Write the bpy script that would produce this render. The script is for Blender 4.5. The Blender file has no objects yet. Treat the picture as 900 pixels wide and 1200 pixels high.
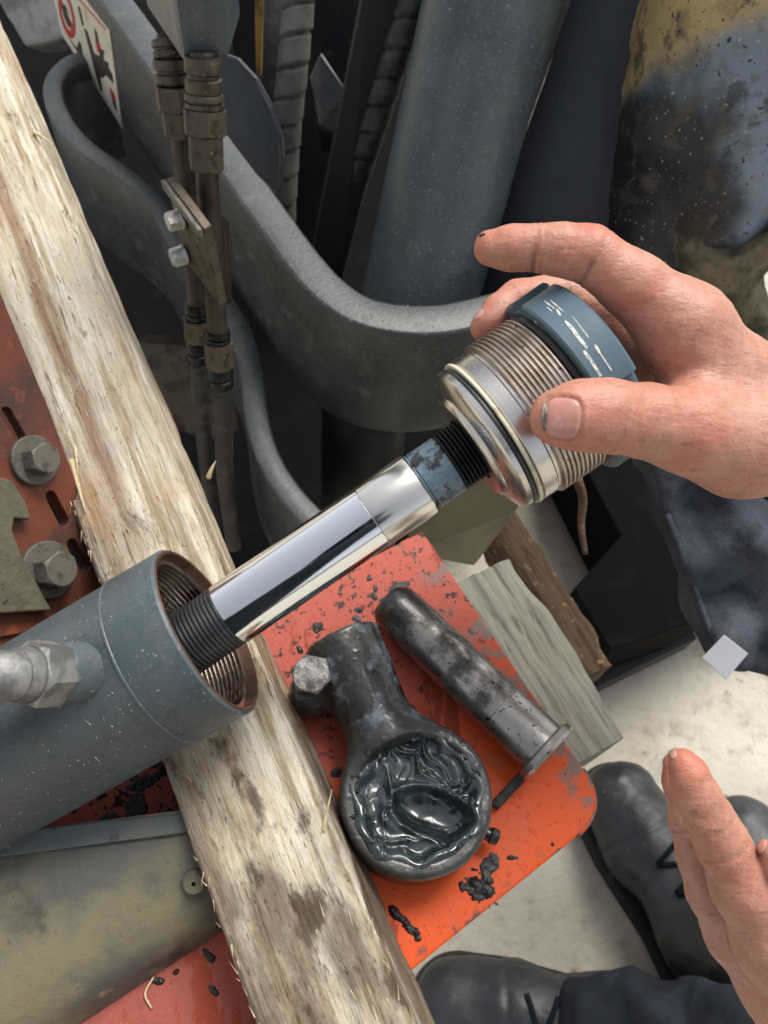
import bpy, bmesh, math, random
import numpy as np
from mathutils import Vector, Matrix, noise as mnoise
from mathutils.geometry import delaunay_2d_cdt
random.seed(7); np.random.seed(7)
SC = bpy.context.scene
COL = SC.collection

# ------------------------------------------------------------------ camera
F = 1000.0                      # focal length in photo pixels (photo 900 x 1200)
CAM = np.array([0.0, 0.0, 1.0])  # one metre above the concrete
_n = np.array([(360-450)/F, (1130-600)/F, 1.0]); _n /= np.linalg.norm(_n)   # straight down, in camera axes (x right, y down, z forward)
_up = -_n
_X = np.array([1.0, 0, 0]) - _up[0]*_up; _X /= np.linalg.norm(_X)
_Y = np.cross(_up, _X)
RW = np.stack([_X, _Y, _up])     # world = RW @ camera axes (right, down, forward)
def cvdir(x, y, z): return RW @ np.array([x, y, z], float)
def ray(u, v): return RW @ np.array([(u-450)/F, (v-600)/F, 1.0])
def D(u, v, d): return CAM + ray(u, v)*d
def W(u, v, z):
    r = ray(u, v); return CAM + r*((z-CAM[2])/r[2])
def PL(u, v, p0, nrm):
    r = ray(u, v); return CAM + r*(np.dot(p0-CAM, nrm)/np.dot(r, nrm))
def proj(p):
    c = RW.T @ (np.asarray(p)-CAM); return 450+F*c[0]/c[2], 600+F*c[1]/c[2], c[2]
cam = bpy.data.cameras.new('camera'); camo = bpy.data.objects.new('camera', cam); COL.objects.link(camo)
mw = np.eye(4); mw[:3, 0] = RW @ [1, 0, 0]; mw[:3, 1] = RW @ [0, -1, 0]; mw[:3, 2] = RW @ [0, 0, -1]; mw[:3, 3] = CAM
camo.matrix_world = Matrix(mw.tolist())
cam.sensor_fit = 'HORIZONTAL'; cam.sensor_width = 24.0; cam.lens = 24.0*F/900
cam.clip_start = 0.02; cam.clip_end = 200
cam.dof.use_dof = True; cam.dof.focus_distance = 0.35; cam.dof.aperture_fstop = 18.0
SC.camera = camo

# ------------------------------------------------------------------ sky, sun, exposure
wd = bpy.data.worlds.new('World'); SC.world = wd; wd.use_nodes = True
nt = wd.node_tree; nt.nodes.clear()
SUN_EL, SUN_AZ = math.radians(58), math.radians(25)       # azimuth from +Y towards +X
sky = nt.nodes.new('ShaderNodeTexSky'); sky.sky_type = 'NISHITA'; sky.sun_disc = False
sky.sun_elevation = SUN_EL; sky.sun_rotation = SUN_AZ; sky.air_density = 1.0; sky.dust_density = 3.0; sky.ozone_density = 1.0
hs = nt.nodes.new('ShaderNodeHueSaturation'); hs.inputs['Saturation'].default_value = 0.28
bgd = nt.nodes.new('ShaderNodeBackground'); bgd.inputs['Strength'].default_value = 0.105
wo = nt.nodes.new('ShaderNodeOutputWorld')
nt.links.new(sky.outputs[0], hs.inputs['Color']); nt.links.new(hs.outputs[0], bgd.inputs[0]); nt.links.new(bgd.outputs[0], wo.inputs[0])
sl = bpy.data.lights.new('sun', 'SUN'); sl.energy = 1.5; sl.angle = math.radians(28); sl.color = (1.0, 0.96, 0.9)
so = bpy.data.objects.new('sun', sl); COL.objects.link(so)
sd = Vector((math.sin(SUN_AZ)*math.cos(SUN_EL), math.cos(SUN_AZ)*math.cos(SUN_EL), math.sin(SUN_EL)))
so.rotation_euler = sd.to_track_quat('Z', 'Y').to_euler()
SC.view_settings.view_transform = 'Standard'; SC.view_settings.look = 'None'
SC.view_settings.exposure = 0.95; SC.view_settings.gamma = 1.0; SC.view_settings.use_curve_mapping = False
SC.render.engine = 'CYCLES'; SC.cycles.use_denoising = True

# ------------------------------------------------------------------ materials
def L(r, g, b):
    f = lambda c: (c/255/12.92) if c/255 <= .04045 else ((c/255+.055)/1.055)**2.4
    return (f(r), f(g), f(b), 1)
MATS = {}
def pm(name, base, rough=.5, metal=0.0, layers=(), bump=(), coat=0.0, sss=0.0, spec=.5, aniso=0.0):
    """procedural Principled material; each layer = dict(col, scale, lo, hi, vec, detail, kind, rough, metal, dist, amt, pos)"""
    m = bpy.data.materials.new(name); m.use_nodes = True; n = m.node_tree; N = n.nodes; Lk = n.links.new
    bs = N['Principled BSDF']; tc = N.new('ShaderNodeTexCoord'); cache = {}
    def coord(vec):
        if vec not in cache:
            mp = N.new('ShaderNodeMapping'); mp.inputs['Scale'].default_value = vec; Lk(tc.outputs['Object'], mp.inputs[0]); cache[vec] = mp.outputs[0]
        return cache[vec]
    def fac(l):
        vec = tuple(l.get('vec', (1, 1, 1))); k = l.get('kind', 'noise')
        if k == 'noise':
            t = N.new('ShaderNodeTexNoise'); t.inputs['Scale'].default_value = l['scale']; t.inputs['Detail'].default_value = l.get('detail', 6)
            t.inputs['Roughness'].default_value = l.get('nr', .6); t.inputs['Distortion'].default_value = l.get('dist', 0); t.noise_dimensions = '4D'; t.inputs['W'].default_value = l.get('seed', 0.0); o = t.outputs['Fac']
        elif k == 'voronoi':
            t = N.new('ShaderNodeTexVoronoi'); t.inputs['Scale'].default_value = l['scale']; t.inputs['Randomness'].default_value = 1; o = t.outputs['Distance']
        elif k == 'axis':            # band across one axis, disturbed by noise
            t = N.new('ShaderNodeTexNoise'); t.inputs['Scale'].default_value = l['scale']; t.inputs['Detail'].default_value = 5
            ng = N.new('ShaderNodeVectorMath'); ng.operation = 'DOT_PRODUCT'; Lk(tc.outputs['Object'], ng.inputs[0]); ng.inputs[1].default_value = l['dir']
            ma = N.new('ShaderNodeMath'); ma.operation = 'MULTIPLY_ADD'; Lk(t.outputs['Fac'], ma.inputs[0]); ma.inputs[1].default_value = l.get('wob', .01); Lk(ng.outputs['Value'], ma.inputs[2])
            Lk(coord(vec), t.inputs['Vector'])
            if 'c' in l:
                sb = N.new('ShaderNodeMath'); sb.operation = 'SUBTRACT'; Lk(ma.outputs[0], sb.inputs[0]); sb.inputs[1].default_value = l['c']
                ab = N.new('ShaderNodeMath'); ab.operation = 'ABSOLUTE'; Lk(sb.outputs[0], ab.inputs[0]); o = ab.outputs[0]
            else: o = ma.outputs[0]
        if k == 'attr':
            t = N.new('ShaderNodeAttribute'); t.attribute_name = l['name']; o = t.outputs['Fac']
        elif k != 'axis': Lk(coord(vec), t.inputs['Vector'])
        mr = N.new('ShaderNodeMapRange'); mr.inputs['From Min'].default_value = l['lo']; mr.inputs['From Max'].default_value = l['hi']; mr.interpolation_type = 'SMOOTHSTEP'; mr.clamp = True
        Lk(o, mr.inputs['Value']); r = mr.outputs[0]
        if l.get('mask'):
            r2 = fac(l['mask']); mm = N.new('ShaderNodeMath'); mm.operation = 'MULTIPLY'; Lk(r, mm.inputs[0]); Lk(r2, mm.inputs[1]); r = mm.outputs[0]
        if l.get('amt', 1) != 1:
            mm = N.new('ShaderNodeMath'); mm.operation = 'MULTIPLY'; Lk(r, mm.inputs[0]); mm.inputs[1].default_value = l['amt']; r = mm.outputs[0]
        return r
    c = None; ro = None; me = None
    for l in layers:
        f = fac(l)
        if 'col' in l:
            mx = N.new('ShaderNodeMix'); mx.data_type = 'RGBA'; Lk(f, mx.inputs[0])
            if c is None: mx.inputs[6].default_value = base
            else: Lk(c, mx.inputs[6])
            mx.inputs[7].default_value = l['col']; c = mx.outputs[2]
        for key in ('rough', 'metal'):
            if key in l:
                mx = N.new('ShaderNodeMix'); Lk(f, mx.inputs[0]); cur = ro if key == 'rough' else me
                if cur is None: mx.inputs[2].default_value = rough if key == 'rough' else metal
                else: Lk(cur, mx.inputs[2])
                mx.inputs[3].default_value = l[key]
                if key == 'rough': ro = mx.outputs[0]
                else: me = mx.outputs[0]
    bs.inputs['Base Color'].default_value = base; bs.inputs['Roughness'].default_value = rough; bs.inputs['Metallic'].default_value = metal
    if c is not None: Lk(c, bs.inputs['Base Color'])
    if ro is not None: Lk(ro, bs.inputs['Roughness'])
    if me is not None: Lk(me, bs.inputs['Metallic'])
    bs.inputs['Specular IOR Level'].default_value = spec; bs.inputs['Coat Weight'].default_value = coat; bs.inputs['Coat Roughness'].default_value = .08
    if aniso: bs.inputs['Anisotropic'].default_value = aniso
    if sss:
        bs.inputs['Subsurface Weight'].default_value = sss; bs.inputs['Subsurface Radius'].default_value = (1, .35, .18); bs.inputs['Subsurface Scale'].default_value = .006
    prev = None
    for b in bump:
        b = dict(b); b.setdefault('lo', 0); b.setdefault('hi', 1); f = fac(b)
        bp = N.new('ShaderNodeBump'); bp.inputs['Strength'].default_value = b.get('st', .3); bp.inputs['Distance'].default_value = b.get('dd', .001)
        Lk(f, bp.inputs['Height'])
        if prev is not None: Lk(prev, bp.inputs['Normal'])
        prev = bp.outputs[0]
    if prev is not None: Lk(prev, bs.inputs['Normal'])
    MATS[name] = m; return m

DUST = dict(scale=900, lo=.66, hi=.72, col=L(150, 145, 130), rough=.9, detail=2)
def painted(name, c, dust=L(128, 122, 108), rough=.38, wear=None, amt=.5, extra=()):
    lay = [dict(scale=18, lo=.38, hi=.66, col=tuple(x*.74 for x in c[:3])+(1,), detail=6), dict(scale=55, lo=.5, hi=.74, col=dust, rough=.75, amt=amt*.7, detail=10),
           dict(scale=140, lo=.55, hi=.63, col=tuple(x*.5 for x in c[:3])+(1,), rough=.6, amt=.3, detail=8, seed=3.), dict(scale=520, lo=.60, hi=.66, col=dust, rough=.85, detail=3, amt=.8), dict(scale=300, lo=.69, hi=.72, col=tuple(min(1, x*1.7) for x in dust[:3])+(1,), rough=.9, detail=3),
           dict(scale=90, lo=.62, hi=.64, col=tuple(min(1, x*1.6+.03) for x in c[:3])+(1,), rough=.4, detail=8, amt=.12, seed=6., vec=(1, .4, 1))]
    if wear: lay.append(dict(scale=40, lo=.66, hi=.69, col=wear, rough=.5, detail=9))
    return pm(name, c, rough, 0, lay + list(extra), [dict(scale=260, st=.25, dd=.0008, detail=6), dict(scale=900, st=.2, dd=.0005)])
painted('grey_paint', L(78, 87, 91), amt=.3, rough=.3, extra=[dict(scale=26, lo=.5, hi=.72, col=L(112, 108, 92), vec=(1, 1, .08), amt=.5, rough=.5), dict(scale=160, lo=.68, hi=.71, col=L(46, 42, 36), vec=(1, 1, .6), rough=.5)])
painted('bracket_paint', L(64, 69, 71), dust=L(122, 117, 108), rough=.36, amt=.5)
painted('dark_paint', L(36, 40, 46), dust=L(66, 66, 66), amt=.35, rough=.34)
painted('black_paint', L(15, 15, 17), dust=L(40, 38, 34), rough=.55, amt=.25)
pm('shade_black', L(9, 9, 10), .9, 0, [dict(scale=30, lo=.5, hi=.7, col=L(18, 17, 16))], spec=.1)  # near-black stands in for shade in the machine gaps; also covers the frame
painted('barrel_paint', L(82, 94, 99), dust=L(118, 115, 105), rough=.36, amt=.42,
        extra=[dict(scale=760, lo=.725, hi=.745, col=L(180, 172, 150), rough=.9, detail=1, vec=(1, 1, .6)), dict(scale=22, lo=.56, hi=.72, col=L(62, 66, 66), rough=.6, seed=4.), dict(scale=70, lo=.68, hi=.71, col=L(96, 70, 52), rough=.7, detail=9)])
pm('collar_paint', L(84, 106, 118), .34, 0, [dict(scale=60, lo=.45, hi=.8, col=L(66, 84, 94)), dict(scale=120, lo=.62, hi=.645, col=L(225, 220, 205), rough=.5, vec=(1, 1, .35), detail=4, mask=dict(scale=28, lo=.5, hi=.58, seed=3.1, detail=2))], [dict(scale=900, st=.08, dd=.0003)])
pm('chrome', (.82, .83, .85, 1), .07, 1.0, [dict(scale=60, lo=.55, hi=.75, rough=.16, detail=6), dict(scale=500, lo=.72, hi=.75, col=(.35, .33, .3, 1), detail=2, rough=.4)], [dict(scale=420, vec=(1, 1, .03), st=.06, dd=.0004), dict(scale=38, st=.10, dd=.0010, vec=(1, 1, .35), detail=2)])
pm('worn_chrome', (.72, .70, .65, 1), .18, 1.0, [dict(scale=90, lo=.5, hi=.7, col=(.45, .41, .32, 1), rough=.35, vec=(1, 1, .3)), dict(scale=250, lo=.68, hi=.71, col=(.3, .26, .2, 1), rough=.5)], [dict(scale=400, vec=(1, 1, .2), st=.08, dd=.0003)])
pm('machined_steel', (.62, .60, .57, 1), .24, 1.0, [dict(scale=45, lo=.45, hi=.75, col=(.36, .33, .29, 1), rough=.4), dict(scale=300, lo=.66, hi=.7, col=(.25, .22, .19, 1), rough=.5)], [dict(scale=1600, vec=(.05, .05, 1), st=.1, dd=.0003)])
pm('thread_steel', (.48, .43, .38, 1), .36, 1.0, [dict(scale=40, lo=.42, hi=.7, col=(.24, .18, .13, 1), rough=.5), dict(scale=220, lo=.6, hi=.66, col=(.14, .11, .09, 1), rough=.55)], [dict(scale=1200, st=.15, dd=.0003)])
pm('bore_thread', (.62, .58, .54, 1), .24, 1.0, [dict(scale=30, lo=.52, hi=.66, col=(.20, .07, .04, 1), rough=.25)], [dict(scale=500, st=.06, dd=.0003)])
pm('rust_lip', L(96, 66, 50), .6, .3, [dict(scale=90, lo=.4, hi=.7, col=L(58, 38, 30))], [dict(scale=900, st=.3, dd=.0005)])
pm('black_rubber', L(34, 35, 37), .42, 0, [dict(scale=120, lo=.5, hi=.75, col=L(70, 70, 72), rough=.6, vec=(1, 1, .2))], [dict(scale=600, st=.2, dd=.0004)])
pm('black_oxide', L(30, 31, 33), .35, .6, [dict(scale=150, lo=.55, hi=.75, col=L(80, 80, 80))], [dict(scale=900, st=.2, dd=.0004)])
pm('seal_white', L(214, 208, 186), .45, 0, [dict(scale=200, lo=.5, hi=.75, col=L(170, 158, 120))])
pm('shank_paint', L(92, 112, 124), .22, 0, [dict(scale=120, lo=.47, hi=.55, col=L(28, 31, 34), rough=.25, detail=8), dict(scale=200, lo=.66, hi=.69, col=L(190, 150, 125), seed=2.)], [dict(scale=260, st=.5, dd=.0012, detail=4)], coat=.3)
pm('fitting_steel', (.36, .36, .345, 1), .5, .8, [dict(scale=90, lo=.42, hi=.6, col=(.20, .20, .195, 1), rough=.55), dict(scale=380, lo=.64, hi=.7, col=(.2, .19, .17, 1), rough=.6)], [dict(scale=300, st=.35, dd=.0008)])
pm('old_fitting', L(88, 79, 68), .5, .6, [dict(scale=120, lo=.45, hi=.68, col=L(58, 48, 40), rough=.65), dict(scale=300, lo=.62, hi=.7, col=L(150, 140, 120))], [dict(scale=500, st=.3, dd=.0006)])
pm('old_pipe', L(68, 60, 50), .48, .5, [dict(scale=60, lo=.45, hi=.68, col=L(42, 36, 31), rough=.6), dict(scale=400, lo=.64, hi=.7, col=L(130, 120, 100))], [dict(scale=500, st=.2, dd=.0005)])
pm('zinc_bolt', (.56, .56, .54, 1), .4, .9, [dict(scale=160, lo=.45, hi=.7, col=(.28, .25, .21, 1), rough=.6)], [dict(scale=600, st=.3, dd=.0005)])
pm('dull_bolt', L(112, 108, 98), .6, .4, [dict(scale=160, lo=.45, hi=.7, col=L(72, 68, 60), rough=.7)], [dict(scale=600, st=.4, dd=.0006)])
pm('hose_rubber', L(38, 38, 40), .6, 0, [dict(scale=80, lo=.45, hi=.75, col=L(86, 82, 76), rough=.85), dict(scale=700, lo=.66, hi=.72, col=L(120, 115, 105))], [dict(scale=800, st=.3, dd=.0005)])
pm('hose_wrap', L(84, 84, 82), .65, 0, [dict(scale=70, lo=.45, hi=.75, col=L(50, 50, 50), rough=.8), dict(scale=600, lo=.66, hi=.72, col=L(140, 130, 112))], [dict(scale=800, st=.3, dd=.0005)])
pm('concrete', L(188, 182, 166), .9, 0, [dict(scale=7, lo=.4, hi=.66, col=L(206, 200, 184)), dict(scale=30, lo=.5, hi=.72, col=L(160, 152, 132), detail=8), dict(scale=60, lo=.62, hi=.7, col=L(128, 120, 102), detail=8), dict(scale=170, lo=.66, hi=.71, col=L(104, 96, 80)), dict(scale=11, lo=.54, hi=.70, col=L(140, 131, 110), amt=.65, seed=3., detail=9), dict(scale=420, lo=.66, hi=.70, col=L(92, 84, 70), detail=2)], [dict(scale=90, st=.5, dd=.004), dict(scale=500, st=.4, dd=.0015)])
pm('skin', (.475, .232, .160, 1), .5, 0, [dict(scale=20, lo=.40, hi=.70, col=(.47, .178, .115, 1), amt=.75), dict(scale=55, lo=.48, hi=.72, col=(.56, .335, .245, 1), amt=.5, seed=1.3), dict(scale=30, lo=.55, hi=.72, col=(.33, .165, .10, 1), amt=.5, seed=5.2), dict(scale=1100, lo=.58, hi=.70, col=(.35, .16, .105, 1), amt=.5, detail=2), dict(scale=420, lo=.45, hi=.62, col=(.54, .30, .21, 1), amt=.4, vec=(1, .3, .6), detail=3, seed=8.),
    dict(scale=650, lo=.60, hi=.66, col=(.30, .125, .08, 1), amt=.55, vec=(.25, 1, .4), detail=2, seed=4.), dict(kind='attr', name='blush', lo=0, hi=1, col=(.50, .150, .095, 1), amt=.65), dict(kind='attr', name='grime_shade', lo=.05, hi=1, col=(.20, .08, .045, 1), amt=.7)],
   [dict(scale=900, st=.16, dd=.0005, kind='voronoi', vec=(1, 1, .5)), dict(scale=480, st=.38, dd=.0008, vec=(.3, 1, .45), detail=3), dict(scale=60, st=.10, dd=.0016, detail=3), dict(scale=2200, st=.2, dd=.0002)], sss=.10, spec=.5)
pm('nail', (.54, .255, .205, 1), .32, 0, [dict(scale=150, lo=.5, hi=.75, col=(.66, .40, .34, 1))], [dict(scale=600, st=.1, dd=.0003)], sss=.2)
pm('nail_edge', L(150, 138, 122), .5, 0, [dict(scale=400, lo=.45, hi=.6, col=L(90, 80, 70))])
pm('nail_dirt', L(40, 48, 54), .3, 0, [dict(scale=400, lo=.45, hi=.6, col=L(18, 20, 24))], [dict(scale=700, st=.4, dd=.0008)])
pm('denim', L(60, 63, 71), .95, 0, [dict(scale=16, lo=.4, hi=.68, col=L(90, 94, 102)), dict(scale=40, lo=.5, hi=.75, col=L(44, 47, 55)), dict(scale=1200, lo=.5, hi=.7, col=L(48, 51, 60), detail=1)], [dict(scale=1600, st=.4, dd=.0006), dict(scale=25, st=.4, dd=.008)], spec=.15)
pm('denim_dark', L(38, 40, 45), .95, 0, [dict(scale=16, lo=.4, hi=.68, col=L(52, 56, 66))], [dict(scale=1600, st=.4, dd=.0006)], spec=.15)
pm('black_cloth', L(16, 23, 26), .95, 0, [dict(scale=30, lo=.4, hi=.7, col=L(36, 37, 41))], [dict(scale=1500, st=.4, dd=.0006)], spec=.15)
pm('tag_white', L(196, 198, 204), .8)
pm('boot_leather', L(40, 41, 44), .42, 0, [dict(scale=20, lo=.42, hi=.7, col=L(62, 63, 66), rough=.55), dict(scale=200, lo=.62, hi=.7, col=L(92, 88, 80), rough=.8)], [dict(scale=70, st=.3, dd=.003), dict(scale=900, st=.2, dd=.0006)])
pm('boot_sole', L(24, 24, 25), .75, 0, [dict(scale=90, lo=.5, hi=.7, col=L(62, 58, 50))])
pm('weathered_timber', L(128, 128, 116), .9, 0, [dict(scale=60, lo=.42, hi=.62, col=L(104, 104, 95), vec=(.06, 1, 1), detail=9), dict(scale=150, lo=.6, hi=.68, col=L(66, 64, 58), vec=(.05, 1, 1), detail=6), dict(scale=20, lo=.5, hi=.8, col=L(150, 148, 134), vec=(.3, 1, 1))], [dict(scale=140, st=.7, dd=.003, vec=(.05, 1, 1))])
pm('brown_timber', L(96, 74, 54), .9, 0, [dict(scale=60, lo=.42, hi=.66, col=L(66, 48, 36), vec=(.1, 1, 1)), dict(scale=110, lo=.6, hi=.66, col=L(168, 132, 84))], [dict(scale=140, st=.7, dd=.003, vec=(.1, 1, 1))])
pm('cast_paint', L(36, 38, 42), .42, 0, [dict(scale=12, lo=.48, hi=.7, col=L(58, 58, 58), rough=.6), dict(scale=80, lo=.6, hi=.7, col=L(80, 76, 66), rough=.8)], [dict(scale=120, st=.3, dd=.002), dict(scale=700, st=.2, dd=.0006)])
pm('tan_iron', L(128, 117, 92), .8, .1, [dict(scale=40, lo=.42, hi=.66, col=L(66, 60, 48)), dict(scale=180, lo=.6, hi=.68, col=L(40, 36, 30))], [dict(scale=150, st=.7, dd=.003), dict(scale=600, st=.4, dd=.001)])
pm('tan_panel', L(112, 104, 80), .6, 0, [dict(scale=14, lo=.42, hi=.7, col=L(88, 82, 62))])

# ------------------------------------------------------------------ geometry helpers
def mesh(name, verts, faces, smooth=True):
    me = bpy.data.meshes.new(name)
    me.from_pydata([tuple(map(float, v)) for v in verts], [], [tuple(map(int, f)) for f in faces]); me.update()
    if smooth: me.shade_smooth()
    return me
def meshnp(name, V, Q, smooth=True):
    me = bpy.data.meshes.new(name); V = np.asarray(V, np.float32); Q = np.asarray(Q, np.int32)
    me.vertices.add(len(V)); me.vertices.foreach_set('co', V.ravel()); k = Q.shape[1]
    me.loops.add(Q.size); me.loops.foreach_set('vertex_index', Q.ravel()); me.polygons.add(len(Q))
    me.polygons.foreach_set('loop_start', np.arange(0, Q.size, k, dtype=np.int32)); me.polygons.foreach_set('loop_total', np.full(len(Q), k, np.int32))
    me.update(calc_edges=True); me.validate()
    if smooth: me.shade_smooth()
    return me
def setp(o, label=None, cat=None, group=None, kind=None):
    if label: o['label'] = label
    if cat: o['category'] = cat
    if group: o['group'] = group
    if kind: o['kind'] = kind
    return o
def thing(name, label, cat, loc, group=None):
    o = bpy.data.objects.new(name, None); COL.objects.link(o); o.location = Vector([float(x) for x in loc]); o.empty_display_size = .02
    return setp(o, label, cat, group)
def add(name, me, mat, parent=None, mtx=None, bevel=0, seg=2, auto=True):
    o = bpy.data.objects.new(name, me); COL.objects.link(o)
    m = MATS[mat] if isinstance(mat, str) else mat
    if len(me.materials) == 0: me.materials.append(m)
    W4 = mtx if mtx is not None else Matrix.Identity(4)
    if parent is not None:
        o.parent = parent; pw = parent_world(parent); o.matrix_parent_inverse = pw.inverted()
    o.matrix_basis = W4
    WORLD[o.name] = W4
    if bevel:
        b = o.modifiers.new('bevel', 'BEVEL'); b.width = bevel; b.segments = seg; b.limit_method = 'ANGLE'; b.angle_limit = math.radians(35); b.harden_normals = False
    return o
WORLD = {}
def parent_world(p):
    if p.name in WORLD: return WORLD[p.name]
    return Matrix.Translation(p.location)
def frame(p, axis, xhint=(0, 0, 1)):
    z = Vector([float(a) for a in axis]).normalized(); x = Vector([float(a) for a in xhint]); x = (x - z*x.dot(z))
    if x.length < 1e-5: x = z.orthogonal()
    x.normalize(); y = z.cross(x)
    m = Matrix.Identity(4)
    for i in range(3): m[i][0], m[i][1], m[i][2], m[i][3] = x[i], y[i], z[i], float(p[i])
    return m
def lathe(name, prof, segs=64, rf=None, closed=False, sharp=True):
    """profile [(z, r)] round local z; rf(angle, r, z) may change the radius"""
    V = []; Fc = []; n = len(prof)
    for i in range(segs):
        a = 2*math.pi*i/segs
        for (z, r) in prof:
            q = rf(a, r, z) if rf else r
            V.append((q*math.cos(a), q*math.sin(a), z))
    for i in range(segs):
        j = (i+1) % segs
        for k in range(n-1 if not closed else n):
            k2 = (k+1) % n; Fc.append((i*n+k, j*n+k, j*n+k2, i*n+k2))
    me = mesh(name, V, Fc)
    if sharp:
        bm = bmesh.new(); bm.from_mesh(me); bmesh.ops.remove_doubles(bm, verts=bm.verts, dist=1e-6); bmesh.ops.recalc_face_normals(bm, faces=bm.faces)
        for e in bm.edges:
            if len(e.link_faces) == 2 and e.calc_face_angle(0) > math.radians(32): e.smooth = False
        bm.to_mesh(me); bm.free()
    return me
def catmull(P, n=8):
    P = [np.asarray(p, float) for p in P]; out = []
    Q = [2*P[0]-P[1]] + P + [2*P[-1]-P[-2]]
    for i in range(1, len(Q)-2):
        for k in range(n):
            t = k/n; a, b, c, d = Q[i-1:i+3]
            out.append(.5*((2*b) + (c-a)*t + (2*a-5*b+4*c-d)*t*t + (3*b-a-3*c+d)*t**3))
    out.append(P[-1]); return np.array(out)
def tube(name, path, rad, segs=16, caps=True, prof=None):
    path = np.asarray(path, float); n = len(path)
    rad = np.full(n, rad) if np.isscalar(rad) else np.asarray(rad, float)
    T = np.gradient(path, axis=0); T /= np.linalg.norm(T, axis=1)[:, None]
    x = np.array([0, 0, 1.0]) if abs(T[0][2]) < .9 else np.array([1.0, 0, 0]); V = []
    for i in range(n):
        x = x - T[i]*np.dot(x, T[i]); x /= np.linalg.norm(x); y = np.cross(T[i], x)
        for k in range(segs):
            a = 2*math.pi*k/segs; V.append(path[i] + rad[i]*(math.cos(a)*x + math.sin(a)*y))
    Fc = [(i*segs+k, i*segs+(k+1) % segs, (i+1)*segs+(k+1) % segs, (i+1)*segs+k) for i in range(n-1) for k in range(segs)]
    if caps: Fc += [tuple(range(segs))[::-1], tuple((n-1)*segs+k for k in range(segs))]
    return mesh(name, V, Fc)
def prism(name, poly, d, smooth=False):
    """poly: world points of the top, d: extrusion vector"""
    n = len(poly); d = np.asarray(d, float); V = [np.asarray(p, float) for p in poly] + [np.asarray(p, float)+d for p in poly]
    Fc = [tuple(range(n)), tuple(range(2*n-1, n-1, -1))] + [(i, n+i, n+(i+1) % n, (i+1) % n) for i in range(n)]
    me = mesh(name, V, Fc, smooth); bm = bmesh.new(); bm.from_mesh(me); bmesh.ops.recalc_face_normals(bm, faces=bm.faces); bm.to_mesh(me); bm.free(); return me
def box(name, sx, sy, sz):
    return prism(name, [(-sx/2, -sy/2, sz/2), (sx/2, -sy/2, sz/2), (sx/2, sy/2, sz/2), (-sx/2, sy/2, sz/2)], (0, 0, -sz))
def prism_holes(name, outer, holes, th):
    """2D outline with holes in local xy, extruded down by th"""
    pts = [Vector(p) for p in outer]; edges = [(i, (i+1) % len(outer)) for i in range(len(outer))]; loops = [list(range(len(outer)))]
    for h in holes:
        b = len(pts); pts += [Vector(p) for p in h]; edges += [(b+i, b+(i+1) % len(h)) for i in range(len(h))]; loops.append([b+i for i in range(len(h))])
    v, e, f, _, _, _ = delaunay_2d_cdt(pts, edges, [], 1, 1e-7)
    def inside(x, y, h): return sum(1 for (x0, y0), (x1, y1) in zip(h, h[1:]+h[:1]) if (y0 > y) != (y1 > y) and x < (x1-x0)*(y-y0)/(y1-y0)+x0) % 2
    f = [t for t in f if not any(inside(sum(v[i].x for i in t)/3, sum(v[i].y for i in t)/3, list(h)) for h in holes) and inside(sum(v[i].x for i in t)/3, sum(v[i].y for i in t)/3, list(outer))]
    n = len(v); V = [(p.x, p.y, 0) for p in v] + [(p.x, p.y, -th) for p in v]
    Fc = [tuple(t) for t in f] + [tuple(n+i for i in reversed(t)) for t in f]
    cnt = {}
    for t in f:
        for i in range(len(t)):
            a, b = t[i], t[(i+1) % len(t)]; cnt[(a, b)] = 1
    for (a, b) in list(cnt):
        if (b, a) not in cnt: Fc.append((a, n+a, n+b, b))
    me = mesh(name, V, Fc, False); bm = bmesh.new(); bm.from_mesh(me); bmesh.ops.recalc_face_normals(bm, faces=bm.faces); bm.to_mesh(me); bm.free(); return me
def ribbon(name, path, width, height):
    path = np.asarray(path, float); n = len(path); T = np.gradient(path, axis=0); T[:, 2] = 0; T /= np.linalg.norm(T, axis=1)[:, None]
    S = np.stack([-T[:, 1], T[:, 0], 0*T[:, 0]], 1)*width/2; dn = np.array([0, 0, -height])
    V = np.concatenate([path+S, path-S, path-S+dn, path+S+dn]); Fc = []
    for i in range(n-1):
        for k in range(4):
            a, b = k*n, ((k+1) % 4)*n; Fc.append((a+i, a+i+1, b+i+1, b+i))
    Fc += [(0, n, 2*n, 3*n), (n-1, 4*n-1, 3*n-1, 2*n-1)]
    me = mesh(name, V, Fc, True); bm = bmesh.new(); bm.from_mesh(me); bmesh.ops.recalc_face_normals(bm, faces=bm.faces); bm.to_mesh(me); bm.free(); return me
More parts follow.
